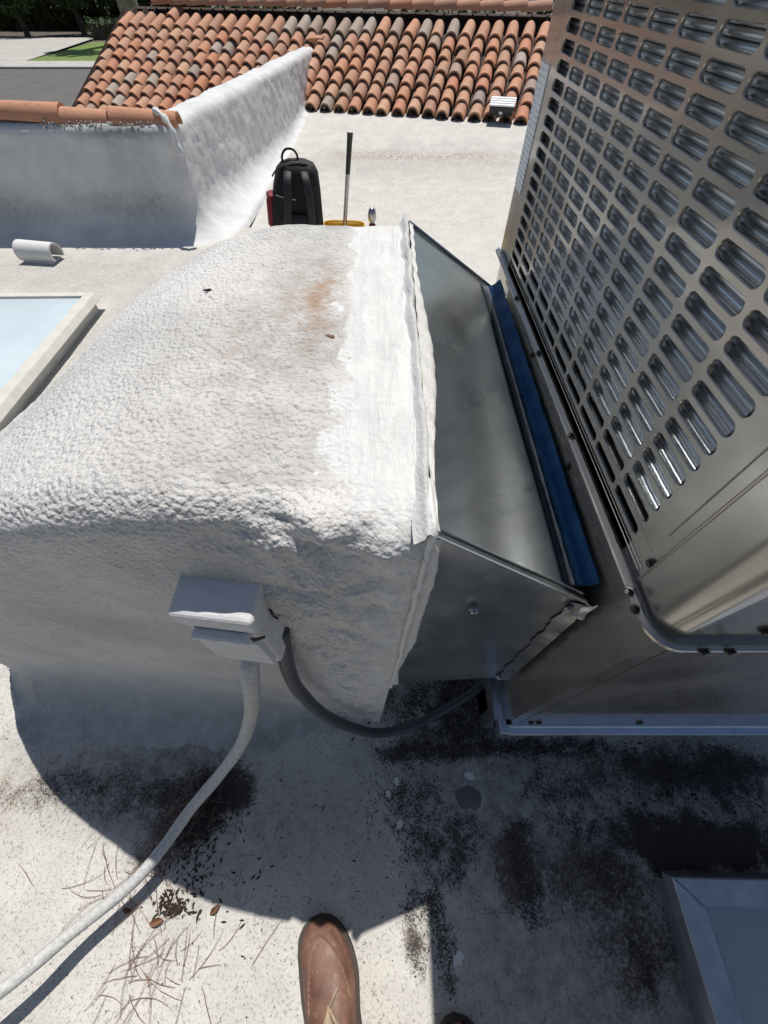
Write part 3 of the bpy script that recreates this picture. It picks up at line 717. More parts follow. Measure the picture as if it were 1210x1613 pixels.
for a in range(0, 180, 45): mb.tube([fc+Vector((math.cos(R(a))*.41, math.sin(R(a))*.41, .008)), fc-Vector((math.cos(R(a))*.41, math.sin(R(a))*.41, -.008))], .003, 6)
up(mb, 'fan_guard', M['screw'])
mb = MB(); mb.lathe([(.06, -.18), (.065, -.17), (.065, -.08), (.03, -.07)], 20, Matrix.Translation(fc)); up(mb, 'fan_hub', M['dark'])
for k in range(3):
    q = np.array([[tuple(fc+Vector((math.cos(R(120*k+s*70-10*t))*(.06+.3*t), math.sin(R(120*k+s*70-10*t))*(.06+.3*t), -.15+.07*s)))for t in np.linspace(0, 1, 6)] for s in np.linspace(0, 1, 6)])
    mb = MB(); mb.grid(q); up(mb, 'fan_blade', M['dark'], 60)
# lip between upper and lower cabinet, swept round the corner
def sweep_lip(prof, r, mat, name):
    path = [((X0, Y1), (-1, 0)), ((X0, Y0+r+.03), (-1, 0))]
    path = [((X0, y), (-1., 0.)) for y in np.linspace(Y1, Y0+r, 12)]
    for a in np.linspace(0, 90, 8)[1:]: path.append(((X0+r-r*math.cos(R(a)), Y0+r-r*math.sin(R(a))), (-math.cos(R(a)), -math.sin(R(a)))))
    path += [((x, Y0), (0., -1.)) for x in np.linspace(X0+r, X1, 10)[1:]]
    q = np.array([[(p[0]+nx*d, p[1]+ny*d, z) for d, z in prof] for p, (nx, ny) in path])
    mb = MB(); mb.grid(q); return up(mb, name, mat, 30)
sweep_lip([(-.002, .7455), (.0035, .7455), (.005, .750), (.0085, .7505), (.0085, .7475), (.0135, .7455), (.0140, .7410), (.0120, .7370), (.006, .7350), (-.004, .7350)], .022, M['cab'], 'lip')
# pressed lines above the lip (short beads)
mb = MB(); mb.tube([(X0-.0005, .225, .7585), (X0-.0005, 1.12, .7585)], .0011, 6); mb.tube([(X0-.0005, .222, .7655), (X0-.0005, 1.12, .7655)], .0007, 6); up(mb, 'pressed_bead', M['cab'])
# lower cabinet: left panel, corner, near access panel
mb = MB(); mb.box((X0+.004, Y0+.0015, .052), (X0+.0055, Y1-.01, .7355)); up(mb, 'side_panel', M['cab'], smooth=False)
mb = MB(); mb.box((X0+.006, Y0+.0005, .052), (.3545, Y0+.003, .7355)); up(mb, 'lower_corner_strip', M['cab'], smooth=False)
mb = MB(); mb.box((.3565, Y0-.0005, .055), (X1-.004, Y0+.002, .7345), bev=.0008); up(mb, 'access_panel', M['cab'], smooth=False)
mb = MB(); mb.box((X1-.006, Y0+.004, .052), (X1-.002, Y1-.01, .7355)); up(mb, 'lower_right_panel', M['cab'], smooth=False)
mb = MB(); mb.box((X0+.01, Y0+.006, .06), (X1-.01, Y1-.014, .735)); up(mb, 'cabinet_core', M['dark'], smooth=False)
mb = MB(); mb.box((.262, .135, .0), (1.5, .79, .384)); o = mb.build('support_curb', M['greypatch'], ru, False); o.matrix_parent_inverse = Matrix.Diagonal((1/KU, 1/KU, 1/KU, 1)) @ Matrix.Translation((-.5304, -.4556, -.384))
# base rails
def channel(prof, pts):
    q = np.array([[(x+nx*d, y+ny*d, z) for d, z in prof] for (x, y), (nx, ny) in pts]); m = MB(); m.grid(q); return m
cp = [(-.01, .062), (.004, .062), (.005, .056), (.002, .053), (.002, .030), (.006, .026), (.020, .024), (.022, .020), (.022, .004), (.012, .002), (-.01, .002)]
up(channel(cp, [((X0-.004, Y0-.004), (0, -1)), ((1.2, Y0-.004), (0, -1)), ((X1, Y0-.004), (0, -1))]), 'base_rail', M['rail'], 30)
up(channel(cp, [((X0-.0, Y1), (-1, 0)), ((X0-.0, .6), (-1, 0)), ((X0-.0, Y0-.006), (-1, 0))]), 'base_rail', M['rail'], 30)
mb = MB(); mb.box((X0-.022, Y0-.026, .0), (X0+.004, Y0+.01, .058), bev=.002); up(mb, 'rail_corner', M['rail'])
for p, nr in (((X0-.0015, .2195, .7850), (-1, 0, 0)), ((X0-.014, .200, .7462), (-1, 0, .3)), ((X0-.0145, .178, .7452), (-1, 0, .3)), ((X0-.0115, .93, .748), (-1, 0, .4)), ((X0-.0115, .71, .748), (-1, 0, .4)), ((X0-.0115, .475, .748), (-1, 0, .4)),
              ((X0+.045, Y0-.014, .7455), (0, -1, .3)), ((X0+.075, Y0-.014, .7455), (0, -1, .3)), ((.412, Y0-.0015, .7815), (0, -1, 0)), ((X0+.0035, .77, .705), (-1, 0, 0)), ((X0+.0035, .46, .69), (-1, 0, 0)), ((.40, Y0-.001, .068), (0, -1, 0)), ((.66, Y0-.001, .068), (0, -1, 0)), ((X0+.06, Y0-.001, .068), (0, -1, 0))):
    screw_at(ru, UINV, p, nr)
mb = MB(); mb.box((X0-.0012, 1.136, .885), (X0-.0002, 1.203, 1.085)); up(mb, 'data_label', M['label'], smooth=False)['label'] = 'white printed data label'

# ================================================================== things on the roof near the unit
# disconnect box on the duct
db = empty('disconnect_box', (-.163, .142, .700), R(-7)); db.scale = (.84, .84, .84); tag(db, 'white painted electrical disconnect box with hood on the shaded side of the duct', 'electrical box')
W_, Dp, Hh = .047, .048, .185
mb = MB(); mb.add([(-W_, -.012, 0), (W_, -.012, 0), (W_, .06, 0), (-W_, .06, 0), (-W_, -.012, .150), (W_, -.012, .150), (W_, .06, .150), (-W_, .06, .150)], [(3, 2, 1, 0), (4, 5, 6, 7), (0, 1, 5, 4), (1, 2, 6, 5), (2, 3, 7, 6), (3, 0, 4, 7)])
o = mb.build('body', M['boxpaint'], db, False); bm_ = o.modifiers.new('b', 'BEVEL'); bm_.width = .006; bm_.segments = 3
mb = MB(); hv = [(-W_-.003, .07, .192), (W_+.003, .07, .192), (W_+.003, -.016, .172), (-W_-.003, -.016, .172)]; lo = [(x, y, .150 if y > 0 else .138) for x, y, z in hv]
mb.add(hv+lo, [(0, 3, 2, 1), (0, 1, 5, 4), (1, 2, 6, 5), (2, 3, 7, 6), (3, 0, 4, 7), (4, 5, 6, 7)]); o = mb.build('hood', M['boxpaint'], db, False); bm_ = o.modifiers.new('b', 'BEVEL'); bm_.width = .006; bm_.segments = 3
mb = MB(); mb.box((-W_+.006, -.019, .012), (W_-.006, -.0125, .112), bev=.004); mb.build('cover', M['boxpaint'], db)
mb = MB(); mb.box((-W_+.012, -.026, .118), (W_-.012, -.012, .132), bev=.003); mb.build('handle_ledge', M['boxpaint'], db)
mb = MB(); mb.tube([(W_+.003, .02, .13), (W_+.004, .018, .110), (W_+.004, .022, .09)], .0015, 5); mb.build('hasp', M['screw'], db); mb = MB(); mb.tube([(W_-.006, -.02, .128), (W_+.004, -.012, .120)], .002, 5); mb.build('catch', M['screw'], db)
mb = MB(); mb.lathe([(.016, -.010), (.019, -.009), (.019, -.003), (.015, -.0), (.015, .004)], 14, Matrix.Translation((-.002, .012, -.001))); mb.build('conduit_nut', M['boxpaint'], db)
# white conduit
path = catmull([(-.165, .150, .712), (-.171, .124, .68), (-.196, .114, .57), (-.232, .100, .44), (-.285, .070, .30), (-.352, .024, .195), (-.426, -.036, .12), (-.482, -.105, .085), (-.535, -.165, .075), (-.62, -.233, .09), (-.69, -.295, .12), (-.79, -.365, .15), (-.92, -.46, .12), (-1.1, -.58, .02)], 90)
mb = MB(); mb.tube(path, [.0122+.0006*math.sin(k*.9)*random.random() for k in range(len(path))], 14)
o = mb.build('conduit', M['conduit']); tag(o, 'white painted flexible conduit running from the box across the roof', 'conduit')
# dark hose
path = catmull([(-.126, .158, .73), (-.133, .150, .67), (-.142, .143, .58), (-.144, .136, .47), (-.119, .122, .32), (-.064, .112, .19), (-.008, .112, .11), (.074, .132, .065), (.159, .171, .06), (.236, .21, .08), (.32, .27, .11), (.36, .32, .13)], 120)
mb = MB(); mb.tube(path, [.0108+.0004*(k % 2) for k in range(len(path))], 14); o = mb.build('hose', M['hose'], ang=60); tag(o, 'dark grey flexible hose looping from the box under the sheet metal', 'hose')
# wood block under the transition
mb = MB(); mb.box((.262, .165, .0), (.292, .215, .11), bev=.003); o = mb.build('wood_block', M['wood']); tag(o, 'short weathered wood block standing beside the unit base rail', 'wood block')
# sealant patch, flakes
def flake(name, x, y, r, z, mat, label, cat, th=.0025, group=None, n=18, sx=1.0, jag=.35):
    mb = MB(); v = []; ph = random.random()*6
    rad = [r*(1+jag*(.5*math.sin(2*a+ph)+.35*math.sin(5*a+ph*2)+random.uniform(-.25, .25))) for a in [2*math.pi*k/n for k in range(n)]]
    top = [(rad[k]*.9*sx*math.cos(2*math.pi*k/n), rad[k]*.9*math.sin(2*math.pi*k/n), th) for k in range(n)]; bot = [(rad[k]*sx*math.cos(2*math.pi*k/n), rad[k]*math.sin(2*math.pi*k/n), 0) for k in range(n)]
    mb.add(bot+top+[(0, 0, th*1.2)], [(k, (k+1) % n, n+(k+1) % n, n+k) for k in range(n)]+[(n+k, n+(k+1) % n, 2*n) for k in range(n)])
    o = mb.build(name, mat, loc=(x, y, z), rot=(0, 0, random.uniform(-.3, .3))); tag(o, label, cat, group); return o
flake('sealant_patch', .209, -.019, .026, .0015, M['greypatch'], 'flat grey sealant patch on the stained roof before the unit', 'sealant patch', .0012, None, 20, 1.3, .15)
for x, y, r, lb in ((.218, .028, .011, 'white paint flake above the grey sealant patch'), (.032, .017, .008, 'small white paint flake topmost of three left of the grey patch'), (.011, -.009, .007, 'small white paint flake middle of three left of the grey patch'), (.038, -.068, .009, 'small white paint flake lowest of three left of the grey patch'), (.155, -.287, .011, 'pale blue-white paint flake in the shade right of the shoe')):
    flake('paint_flake', x, y, r, .0015, M['fresh'], lb, 'paint flake', .0015, 'paint flakes on the roof', 14, 1, .45)
def ztop(x): return float(np.interp(-x, [-p[0] for p in PROF], [p[1] for p in PROF]))
flake('sealant_dab', -.086, .226, .0085, ztop(-.086)-.0045, M['fresh'], 'larger round white sealant dab on top of the duct', 'sealant dab', .0012, 'sealant dabs on the duct', 16, 1.2, .2)
flake('sealant_dab', -.062, .214, .006, ztop(-.062)-.005, M['fresh'], 'smaller white sealant dab on top of the duct', 'sealant dab', .001, 'sealant dabs on the duct', 16, 1.3, .25)
flake('peeled_coating', -.056, .477, .012, ztop(-.06)-.0015, M['boxpaint'], 'peeling flake of pale coating beside the tan stain on the duct', 'coating flake', .0010, None, 16, .7, .6)
for x, y, r, lb in ((-.233, .537, .003, 'dark crumb of soil near the far left of the duct top'), (-.093, .312, .0022, 'brown leaf crumb in the middle of the duct top'), (-.060, .411, .0035, 'curled brown leaf crumb below the peeling flake on the duct'), (-.038, .369, .002, 'olive leaf crumb on the fresh white band of the duct')):
    flake('leaf_crumb', x, y, r, ztop(x)-.001, M['litter'] if 'dark' in lb else M['dryleaf'], lb, 'debris', .0015, 'crumbs on the duct', 9, 1.3, .8)

# ---- litter on the roof: pine needles, seeds, dry leaves
def needle(mb, x, y, a, L, z=.003, r=.00055):
    bend = random.uniform(-.9, .9); pts = []; px, py = x, y; n = 7
    for k in range(n):
        t = k/(n-1); pts.append((px, py, z+.004*math.sin(t*3.1)*random.uniform(.2, 1.4))); px += math.cos(a+bend*t)*L/(n-1); py += math.sin(a+bend*t)*L/(n-1)
    r *= .75; mb.tube(pts, [r, r*1.2, r*1.3, r*1.3, r*1.2, r, r*.6], 4, False)
mb = MB()
for cx, cy, rx, ry, cnt in ((-.470, -.285, .07, .045, 30), (-.60, -.185, .07, .03, 14), (-.49, -.32, .07, .03, 18), (-.53, -.15, .04, .04, 22), (-.45, -.06, .06, .05, 16), (-.32, -.17, .09, .08, 6), (-.36, -.30, .06, .04, 5), (-.7, -.10, .12, .08, 6), (-.50, -.06, .05, .06, 26), (.2, -.2, .3, .1, 3)):
    for k in range(cnt): needle(mb, random.gauss(cx, rx*.75), random.gauss(cy, ry*.75), random.gauss(1.1, .9)+(math.pi if random.random() < .4 else 0), random.uniform(.035, .10))
o = mb.build('pine_needles', M['needle']); tag(o, 'reddish dry pine needles scattered over the roof left of the shoe', 'pine needles', kind='stuff')
mb = MB()
def crumb(x, y, s):
    a = Matrix.Translation((x, y, .002+s*.3)) @ Matrix.Rotation(random.random()*6.3, 4, 'Z') @ Matrix.Rotation(random.uniform(-.3, .3), 4, 'Y')
    l = s*random.uniform(1.2, 3); mb.add([a @ Vector(p) for p in ((-l, 0, 0), (0, -s*.7, 0), (l, 0, 0), (0, s*.7, 0), (0, 0, s*.7), (0, 0, -s*.4))], [(0, 1, 4), (1, 2, 4), (2, 3, 4), (3, 0, 4), (1, 0, 5), (2, 1, 5), (3, 2, 5), (0, 3, 5)])
for cx, cy, rx, ry, cnt, s in ((-.462, -.208, .035, .014, 120, .0028), (-.43, -.15, .04, .04, 60, .0026), (-.36, -.19, .08, .05, 34, .0024), (-.42, -.03, .05, .05, 260, .0022), (-.46, -.08, .045, .05, 160, .0022), (.3, -.12, .25, .09, 60, .0018), (-.2, -.05, .15, .12, 20, .0022), (-.3, -.3, .3, .06, 12, .0014), (.05, -.1, .08, .1, 30, .0016), (.7, -.02, .2, .07, 120, .0024), (.4, .09, .2, .012, 90, .0024), (.15, .16, .1, .06, 120, .0026)):
    for k in range(cnt): crumb(random.gauss(cx, rx*.7), random.gauss(cy, ry*.7), s*random.uniform(.5, 1.5))
o = mb.build('seed_litter', M['litter'], smooth=False); tag(o, 'dark seeds and bark crumbs scattered on the stained roof', 'litter', kind='stuff')
def dry_leaf(x, y, a, L, lb):
    q = np.array([[(t*L, (s-.5)*L*.42*math.sin(math.pi*min(1, max(.02, t)))**.8, .004+.006*abs(s-.5)*2*math.sin(math.pi*t)+.004*t) for s in np.linspace(0, 1, 5)] for t in np.linspace(0, 1, 9)])
    mb = MB(); mb.grid(q); o = mb.build('dry_leaf', M['dryleaf'], loc=(x, y, 0), rot=(0, 0, a)); tag(o, lb, 'leaf', 'dry leaves on the roof')
dry_leaf(-.570, -.213, -.1, .024, 'curled orange-brown leaf beside the white conduit'); dry_leaf(-.505, -.236, .25, .032, 'flat orange-brown leaf under the pile of dark seeds'); dry_leaf(-.378, -.222, .7, .026, 'dark brown leaf at the shadow edge left of the shoe')

# ---- skylights
def skylight(name, x0, x1, y0, y1, h, fw, frame, pane, label, rz=0, lip=.02, rise=.012, flare=.0):
    cx, cy = (x0+x1)/2, (y0+y1)/2; s = empty(name, (cx, cy, 0), rz); tag(s, label, 'skylight')
    a, b = (x1-x0)/2, (y1-y0)/2
    mb = MB(); mb.box((-a+lip, -b+lip, 0), (a-lip, b-lip, h-.03)); mb.build('curb', frame, s, False)
    for nm, p in (('frame_rail', [(-a, -b), (a, -b), (a-fw, -b+fw), (-a+fw, -b+fw)]), ('frame_rail', [(a, -b), (a, b), (a-fw, b-fw), (a-fw, -b+fw)]), ('frame_rail', [(a, b), (-a, b), (-a+fw, b-fw), (a-fw, b-fw)]), ('frame_rail', [(-a, b), (-a, -b), (-a+fw, -b+fw), (-a+fw, b-fw)])):
        v = [(x+(math.copysign(flare, x) if i < 2 else 0), y+(math.copysign(flare, y) if i < 2 else 0), h-.035) for i, (x, y) in enumerate(p)]+[(x, y, h-(.004 if i < 2 else 0)) for i, (x, y) in enumerate(p)]
        mb = MB(); mb.add(v, [(3, 2, 1, 0), (4, 5, 6, 7), (0, 1, 5, 4), (1, 2, 6, 5), (2, 3, 7, 6), (3, 0, 4, 7)]); o = mb.build(nm, frame, s, False); bv = o.modifiers.new('b', 'BEVEL'); bv.width = .003; bv.segments = 2
    n = 16; q = np.array([[(-a+fw+(2*a-2*fw)*i/n, -b+fw+(2*b-2*fw)*j/n, h-.012+rise*(math.sin(math.pi*i/n)*math.sin(math.pi*j/n))**.35) for j in range(n+1)] for i in range(n+1)])
    mb = MB(); mb.grid(q[:, ::-1]); mb.build('pane', pane, s)
    return s
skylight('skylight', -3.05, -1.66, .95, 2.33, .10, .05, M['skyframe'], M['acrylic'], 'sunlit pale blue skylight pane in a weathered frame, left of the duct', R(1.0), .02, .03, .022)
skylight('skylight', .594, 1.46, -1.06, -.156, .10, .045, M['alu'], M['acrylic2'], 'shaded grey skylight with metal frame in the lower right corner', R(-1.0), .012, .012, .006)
# coated half-round vent stub
vs = empty('vent_stub', (-2.36, 3.0, 0), R(-8)); tag(vs, 'short white coated half-round tile vent lying before the grey wall', 'vent')
mb = barrel(.26, .066, .060, .010, 12, 250); m = Matrix.Translation((-.13, 0, .052)) @ Matrix.Rotation(R(-90), 4, 'Z')
mb.v = [tuple(m @ Vector(p)) for p in mb.v]; mb.build('tile_shell', M['fresh'], vs, True, 50)
mb = MB(); mb.box((-.12, -.05, -.005), (.10, .05, .012), bev=.004); mb.build('bedding', M['boxpaint'], vs)

# ---- backpack
bp = empty('backpack', (-.615, 3.22, .005), R(10)); bp.rotation_euler = (R(2), R(4), R(10)); tag(bp, 'black backpack with red side pockets standing on the white roof', 'backpack')
def sup(rx, ry, z, cx=0, cy=0, n=28, e=3.2):
    o = []
    for k in range(n):
        a = 2*math.pi*k/n; c, s = math.cos(a), math.sin(a)
        o.append((cx+rx*math.copysign(abs(c)**(2/e), c), cy+ry*math.copysign(abs(s)**(2/e), s), z))
    return o
def loft(rings, cap=True):
    n = len(rings[0]); mb = MB(); v = [p for r_ in rings for p in r_]; f = []
    for i in range(len(rings)-1):
        for k in range(n): f.append((i*n+k, i*n+(k+1) % n, (i+1)*n+(k+1) % n, (i+1)*n+k))
    if cap: f += [tuple(range(n-1, -1, -1)), tuple((len(rings)-1)*n+k for k in range(n))]
    mb.add(v, f); return mb
rg = [sup(.155, .09, 0), sup(.18, .105, .015), sup(.183, .108, .06), sup(.178, .11, .16), sup(.165, .105, .27, .01), sup(.15, .098, .36, .02), sup(.13, .085, .43, .03), sup(.105, .065, .465, .035), sup(.06, .035, .482, .04)]
bk = loft(rg); bv_ = np.array(bk.v); dn = fbm(bv_, 14, 3, 5); ctr = np.array([.01, 0, .24]); dr = (bv_-ctr)/np.maximum(np.linalg.norm(bv_-ctr, axis=1, keepdims=True), 1e-6)
bk.v = [tuple(p) for p in bv_+dr*(.010*dn*np.clip(bv_[:, 2]/.05, 0, 1))[:, None]]; bk.build('body', M['black'], bp)
for p_ in ([(-.12, -.10, .33), (-.06, -.135, .325), (.0, -.14, .32)], [(.13, -.10, .26), (.15, -.12, .20), (.145, -.115, .12), (.16, -.12, .06)]):
    mb = MB(); mb.tube(catmull(p_, 12), .007, 6, True, .4); mb.build('webbing', M['black2'], bp)
mb = loft([sup(.10, .03, .04, .0, -.11), sup(.12, .04, .06, .0, -.115), sup(.115, .04, .2, .01, -.112), sup(.09, .025, .235, .015, -.105)]); mb.build('front_pocket', M['black2'], bp)
for s in (-1, 1):
    q = catmull([(.02+s*.05, -.075, .44), (.02+s*.06, -.125, .40), (.02+s*.072, -.150, .30), (.015+s*.085, -.150, .18), (s*.11, -.125, .08), (s*.13, -.10, .04)], 24)
    mb = MB(); mb.tube(q, .026, 10, True, .42); mb.build('shoulder_strap', M['black2'], bp)
    zz, ht, th_ = (.12, .19, .026) if s < 0 else (.03, .11, .016)
    mb = loft([sup(th_*.5, .05, zz, s*.168), sup(th_, .062, zz+.03, s*.170), sup(th_, .062, zz+ht*.8, s*.162), sup(th_*.7, .055, zz+ht, s*.152)]); o = mb.build('side_pocket', M['red'], bp); o['label'] = 'red side pocket'
    mb = MB(); mb.tube([(s*(.150+th_), -.03, zz+ht-.004), (s*(.152+th_), 0, zz+ht), (s*(.150+th_), .03, zz+ht-.004)], .006, 6); mb.build('pocket_trim', M['black2'], bp)
mb = MB(); mb.tube(catmull([(-.055, 0, .462), (-.055, 0, .50), (-.03, 0, .53), (.01, 0, .532), (.035, 0, .51), (.04, 0, .475)], 20), .009, 8, True, .6); mb.build('carry_handle', M['black2'], bp)
mb = MB(); mb.tube(catmull([(-.13, -.03, .405), (-.10, -.045, .44), (-.05, -.05, .463), (.03, -.05, .478), (.1, -.045, .468), (.145, -.03, .42)], 24), .005, 6); mb.build('zip', M['black2'], bp)
# ---- dustpan with handle
dp = empty('dustpan', (-.30, 3.32, 0), R(-4)); tag(dp, 'yellow dustpan with upright grey and black handle behind the duct', 'dustpan')
mb = MB(); mb.add([(-.15, -.12, .0), (.15, -.12, .0), (.15, .10, .0), (-.15, .10, .0), (-.15, -.12, .012), (.15, -.12, .012), (.15, .10, .085), (-.15, .10, .085), (-.15, .09, .085), (.15, .09, .085), (-.13, .09, .01), (.13, .09, .01), (-.13, -.12, .008), (.13, -.12, .008)],
    [(3, 2, 1, 0), (0, 1, 13, 12), (2, 3, 7, 6), (7, 8, 9, 6), (8, 10, 11, 9), (10, 12, 13, 11), (0, 4, 7, 3), (1, 2, 6, 5), (4, 12, 10, 8), (5, 9, 11, 13), (4, 8, 7), (5, 6, 9), (0, 12, 4), (1, 5, 13)])
o = mb.build('pan', M['yellow'], dp, False)
mb = MB(); mb.tube(catmull([(-.15, -.11, .014), (-.152, .05, .068), (-.13, .10, .088), (0, .104, .092), (.13, .10, .088), (.152, .05, .068), (.15, -.11, .014)], 40), .007, 8); mb.build('rim', M['yellow'], dp)
ta, tb = Vector((0, .095, .06)), Vector((.078, .095, .572))
mb = MB(); mb.tube([ta, ta.lerp(tb, .62)], .0150, 12); mb.build('pole', M['alupole'], dp)
mb = MB(); mb.tube([ta.lerp(tb, .60), ta.lerp(tb, .9), tb], [.0160, .0175, .0195], 12); mb.build('grip', M['blackplastic'], dp)
mb = MB(); mb.lathe([(.001, .0), (.012, 0), (.012, .004), (.001, .005)], 12, Matrix.Translation(tb)); mb.build('grip_cap', M['whiteplastic'], dp)
# ---- small metal bottle
bt = empty('bottle', (-.085, 3.34, 0)); tag(bt, 'small shiny grey metal bottle just showing over the duct', 'bottle')
mb = MB(); mb.lathe([(.028, 0), (.03, .006), (.03, .08), (.024, .098), (.014, .108)], 18); mb.build('body', M['red'], bt)
mb = MB(); mb.lathe([(.014, .106), (.022, .118), (.030, .140), (.030, .165), (.024, .188), (.012, .2), (.001, .203)], 18); mb.build('cap', M['chrome'], bt)

# ---- person: shoes and trousers of the photographer
ps = empty('person', (0, -.5, 0)); tag(ps, 'person in brown leather moccasin shoes standing at the bottom edge of the photo', 'person')
PSI = Matrix.Translation((0, .5, 0))
def shoe(tip, ang):
    yk = [0, -.008, -.022, -.045, -.075, -.105, -.15, -.20, -.25, -.28, -.292]; wk = [.006, .024, .037, .046, .051, .0525, .047, .040, .037, .028, .008]; hk = [.034, .042, .050, .057, .063, .070, .088, .108, .110, .095, .06]
    ys_ = np.linspace(0, -.292, 44); cxs = lambda y: .008*math.sin(min(1, -y/.15)*math.pi)
    root = Matrix.Translation((tip[0], tip[1], 0)) @ Matrix.Rotation(ang, 4, 'Z')
    def put(mb, name, mat, parent=None, ang_=50):
        mb.v = [tuple(root @ Vector(p)) for p in mb.v]; o = mb.build(name, mat, parent or ps, True, ang_); o.matrix_parent_inverse = PSI if not parent else Matrix(); return o
    iw = lambda y: float(np.interp(-y, [-a for a in yk], wk)); ih = lambda y: float(np.interp(-y, [-a for a in yk], hk))
    def surf(y, th, lift=0):
        w_, h_ = iw(y), ih(y); e = 2.3
        c, s = math.cos(th), math.sin(th)
        x = (w_+lift)*math.copysign(abs(c)**(2/e), c); z_ = .020+(h_-.020+lift)*abs(s)**(2/e)
        z_ -= .0025*math.exp(-((abs(th-math.pi/2)-.95)/.10)**2)*(1 if y < -.02 else 0)
        return (cxs(y)+x, y, z_+.0016*math.sin(y*210+2.5*math.sin(3*th))*math.exp(-((y+.105)/.03)**2)+.0005*math.sin(y*90+4*th))
    q = np.array([[surf(y, t) for t in np.linspace(0, math.pi, 33)] for y in ys_]); mb = MB(); mb.grid(q); up_ = put(mb, 'shoe', M['leather'])
    mb = MB(); mb.v = []; rings = []
    for z_, k in ((.0, .96), (.003, 1.0), (.018, 1.03), (.022, 1.0)):
        rings.append([(cxs(y)+(iw(y)+.0055)*k, y*1.004+.003*(k > .99), z_) for y in ys_]+[(cxs(y)-(iw(y)+.0055)*k, y*1.004+.003*(k > .99), z_) for y in ys_[::-1]])
    put(loft(rings), 'sole', M['sole'], up_, 40)
    st = []
    for k in range(40):   # moccasin stitching: U round the toe
        t = -1+2*k/39; th = math.pi/2-t*.78; y = -.030-.085*abs(t)**2.4; st.append(surf(y, th, .0012))
    mb = MB()
    for k in range(len(st)-1):
        if k % 1 == 0: a, b = Vector(st[k]), Vector(st[k+1]); mb.tube([a.lerp(b, .1), a.lerp(b, .80)], .0006, 5)
    put(mb, 'stitching', M['stitch'], up_)
    st2 = [surf(-.022-.098*abs(t)**2.4, math.pi/2-t*.88, .0) for t in np.linspace(-1, 1, 36)]; mb = MB(); mb.tube(st2, .0018, 6); put(mb, 'welt_ridge', M['leather'], up_)
    for j, (y0_, a, L_) in enumerate(((-.112, .5, .055), (-.116, -.35, .07), (-.120, .10, .065), (-.126, -.8, .05), (-.122, .30, .06), (-.128, -.12, .06))):
        p = Vector(surf(y0_, math.pi/2, .003)); pts = [p+Vector((math.sin(a)*L_*t, -math.cos(a)*L_*t*.9, .010*math.sin(t*3.1)+.020*t)) for t in np.linspace(0, 1, 8)]
        mb = MB(); mb.tube(pts, .0021, 6); put(mb, 'lace', M['lace'], up_)
    for s in (-1, 1):
        p = Vector(surf(-.115, math.pi/2, .004)); mb = MB(); mb.tube([p, p+Vector((s*.014, .012 if s > 0 else -.02, .008)), p+Vector((s*.024, .020 if s > 0 else -.035, .003))], .0017, 6); put(mb, 'lace', M['lace'], up_)
    return root
ra = shoe((-.148, -.226), R(20)); rb_ = shoe((.150, -.363), R(-12))
an1 = ra @ Vector((.006, -.225, .105)); an2 = rb_ @ Vector((.0, -.225, .105))
def skinned(name, pts, edges, radii, mat, root=0, lv=2):
    me = bpy.data.meshes.new(name); me.from_pydata([Vector(p) for p in pts], edges, []); me.materials.append(mat)
    o = obj(name, me, ps); o.matrix_parent_inverse = PSI
    sk = o.modifiers.new('skin', 'SKIN'); sk.use_smooth_shade = True
    for i, r_ in enumerate(radii):
        d = me.skin_vertices[0].data[i]; d.radius = r_ if isinstance(r_, tuple) else (r_, r_); d.use_root = (i == root)
    sm = o.modifiers.new('sub', 'SUBSURF'); sm.levels = 1; sm.render_levels = lv; return o
yb = -.62
skinned('trousers', [(.02, yb, .93), (-.085, yb, .88), (-.095, yb+.04, .50), an1, (.125, yb, .88), (.15, yb, .50), an2, (.02, yb, 1.03)],
        [(0, 1), (1, 2), (2, 3), (0, 4), (4, 5), (5, 6), (0, 7)], [.12, .092, .072, .058, .092, .072, .058, .14], M['trouser'])
hl, hr = (-.29, yb+.10, .92), (.33, yb+.10, .92)
body = [(.02, yb, 1.0), (.02, yb+.01, 1.2), (.02, yb, 1.40), (.02, yb+.02, 1.50), (.02, yb+.05, 1.56), (.02, yb+.08, 1.66), (.02, yb+.07, 1.76),
        (-.17, yb, 1.42), (-.25, yb-.02, 1.18), (-.27, yb+.05, .99), hl, (.21, yb, 1.42), (.29, yb-.02, 1.18), (.31, yb+.05, .99), hr]
skinned('shirt', body[:4]+[body[7], body[8], body[9], body[11], body[12], body[13]], [(0, 1), (1, 2), (2, 3), (2, 4), (4, 5), (5, 6), (2, 7), (7, 8), (8, 9)], [(.16, .12), (.165, .125), (.17, .12), .075, .075, .058, .05, .075, .058, .05], M['shirt'])
skinned('head', [(.02, yb+.01, 1.46), (.02, yb+.03, 1.54), (.02, yb+.06, 1.62), (.02, yb+.065, 1.70), (.02, yb+.05, 1.78), (.02, yb+.165, 1.665)], [(0, 1), (1, 2), (2, 3), (3, 4), (3, 5)], [.058, .058, .075, .088, .06, .014], M['skin'], 1)
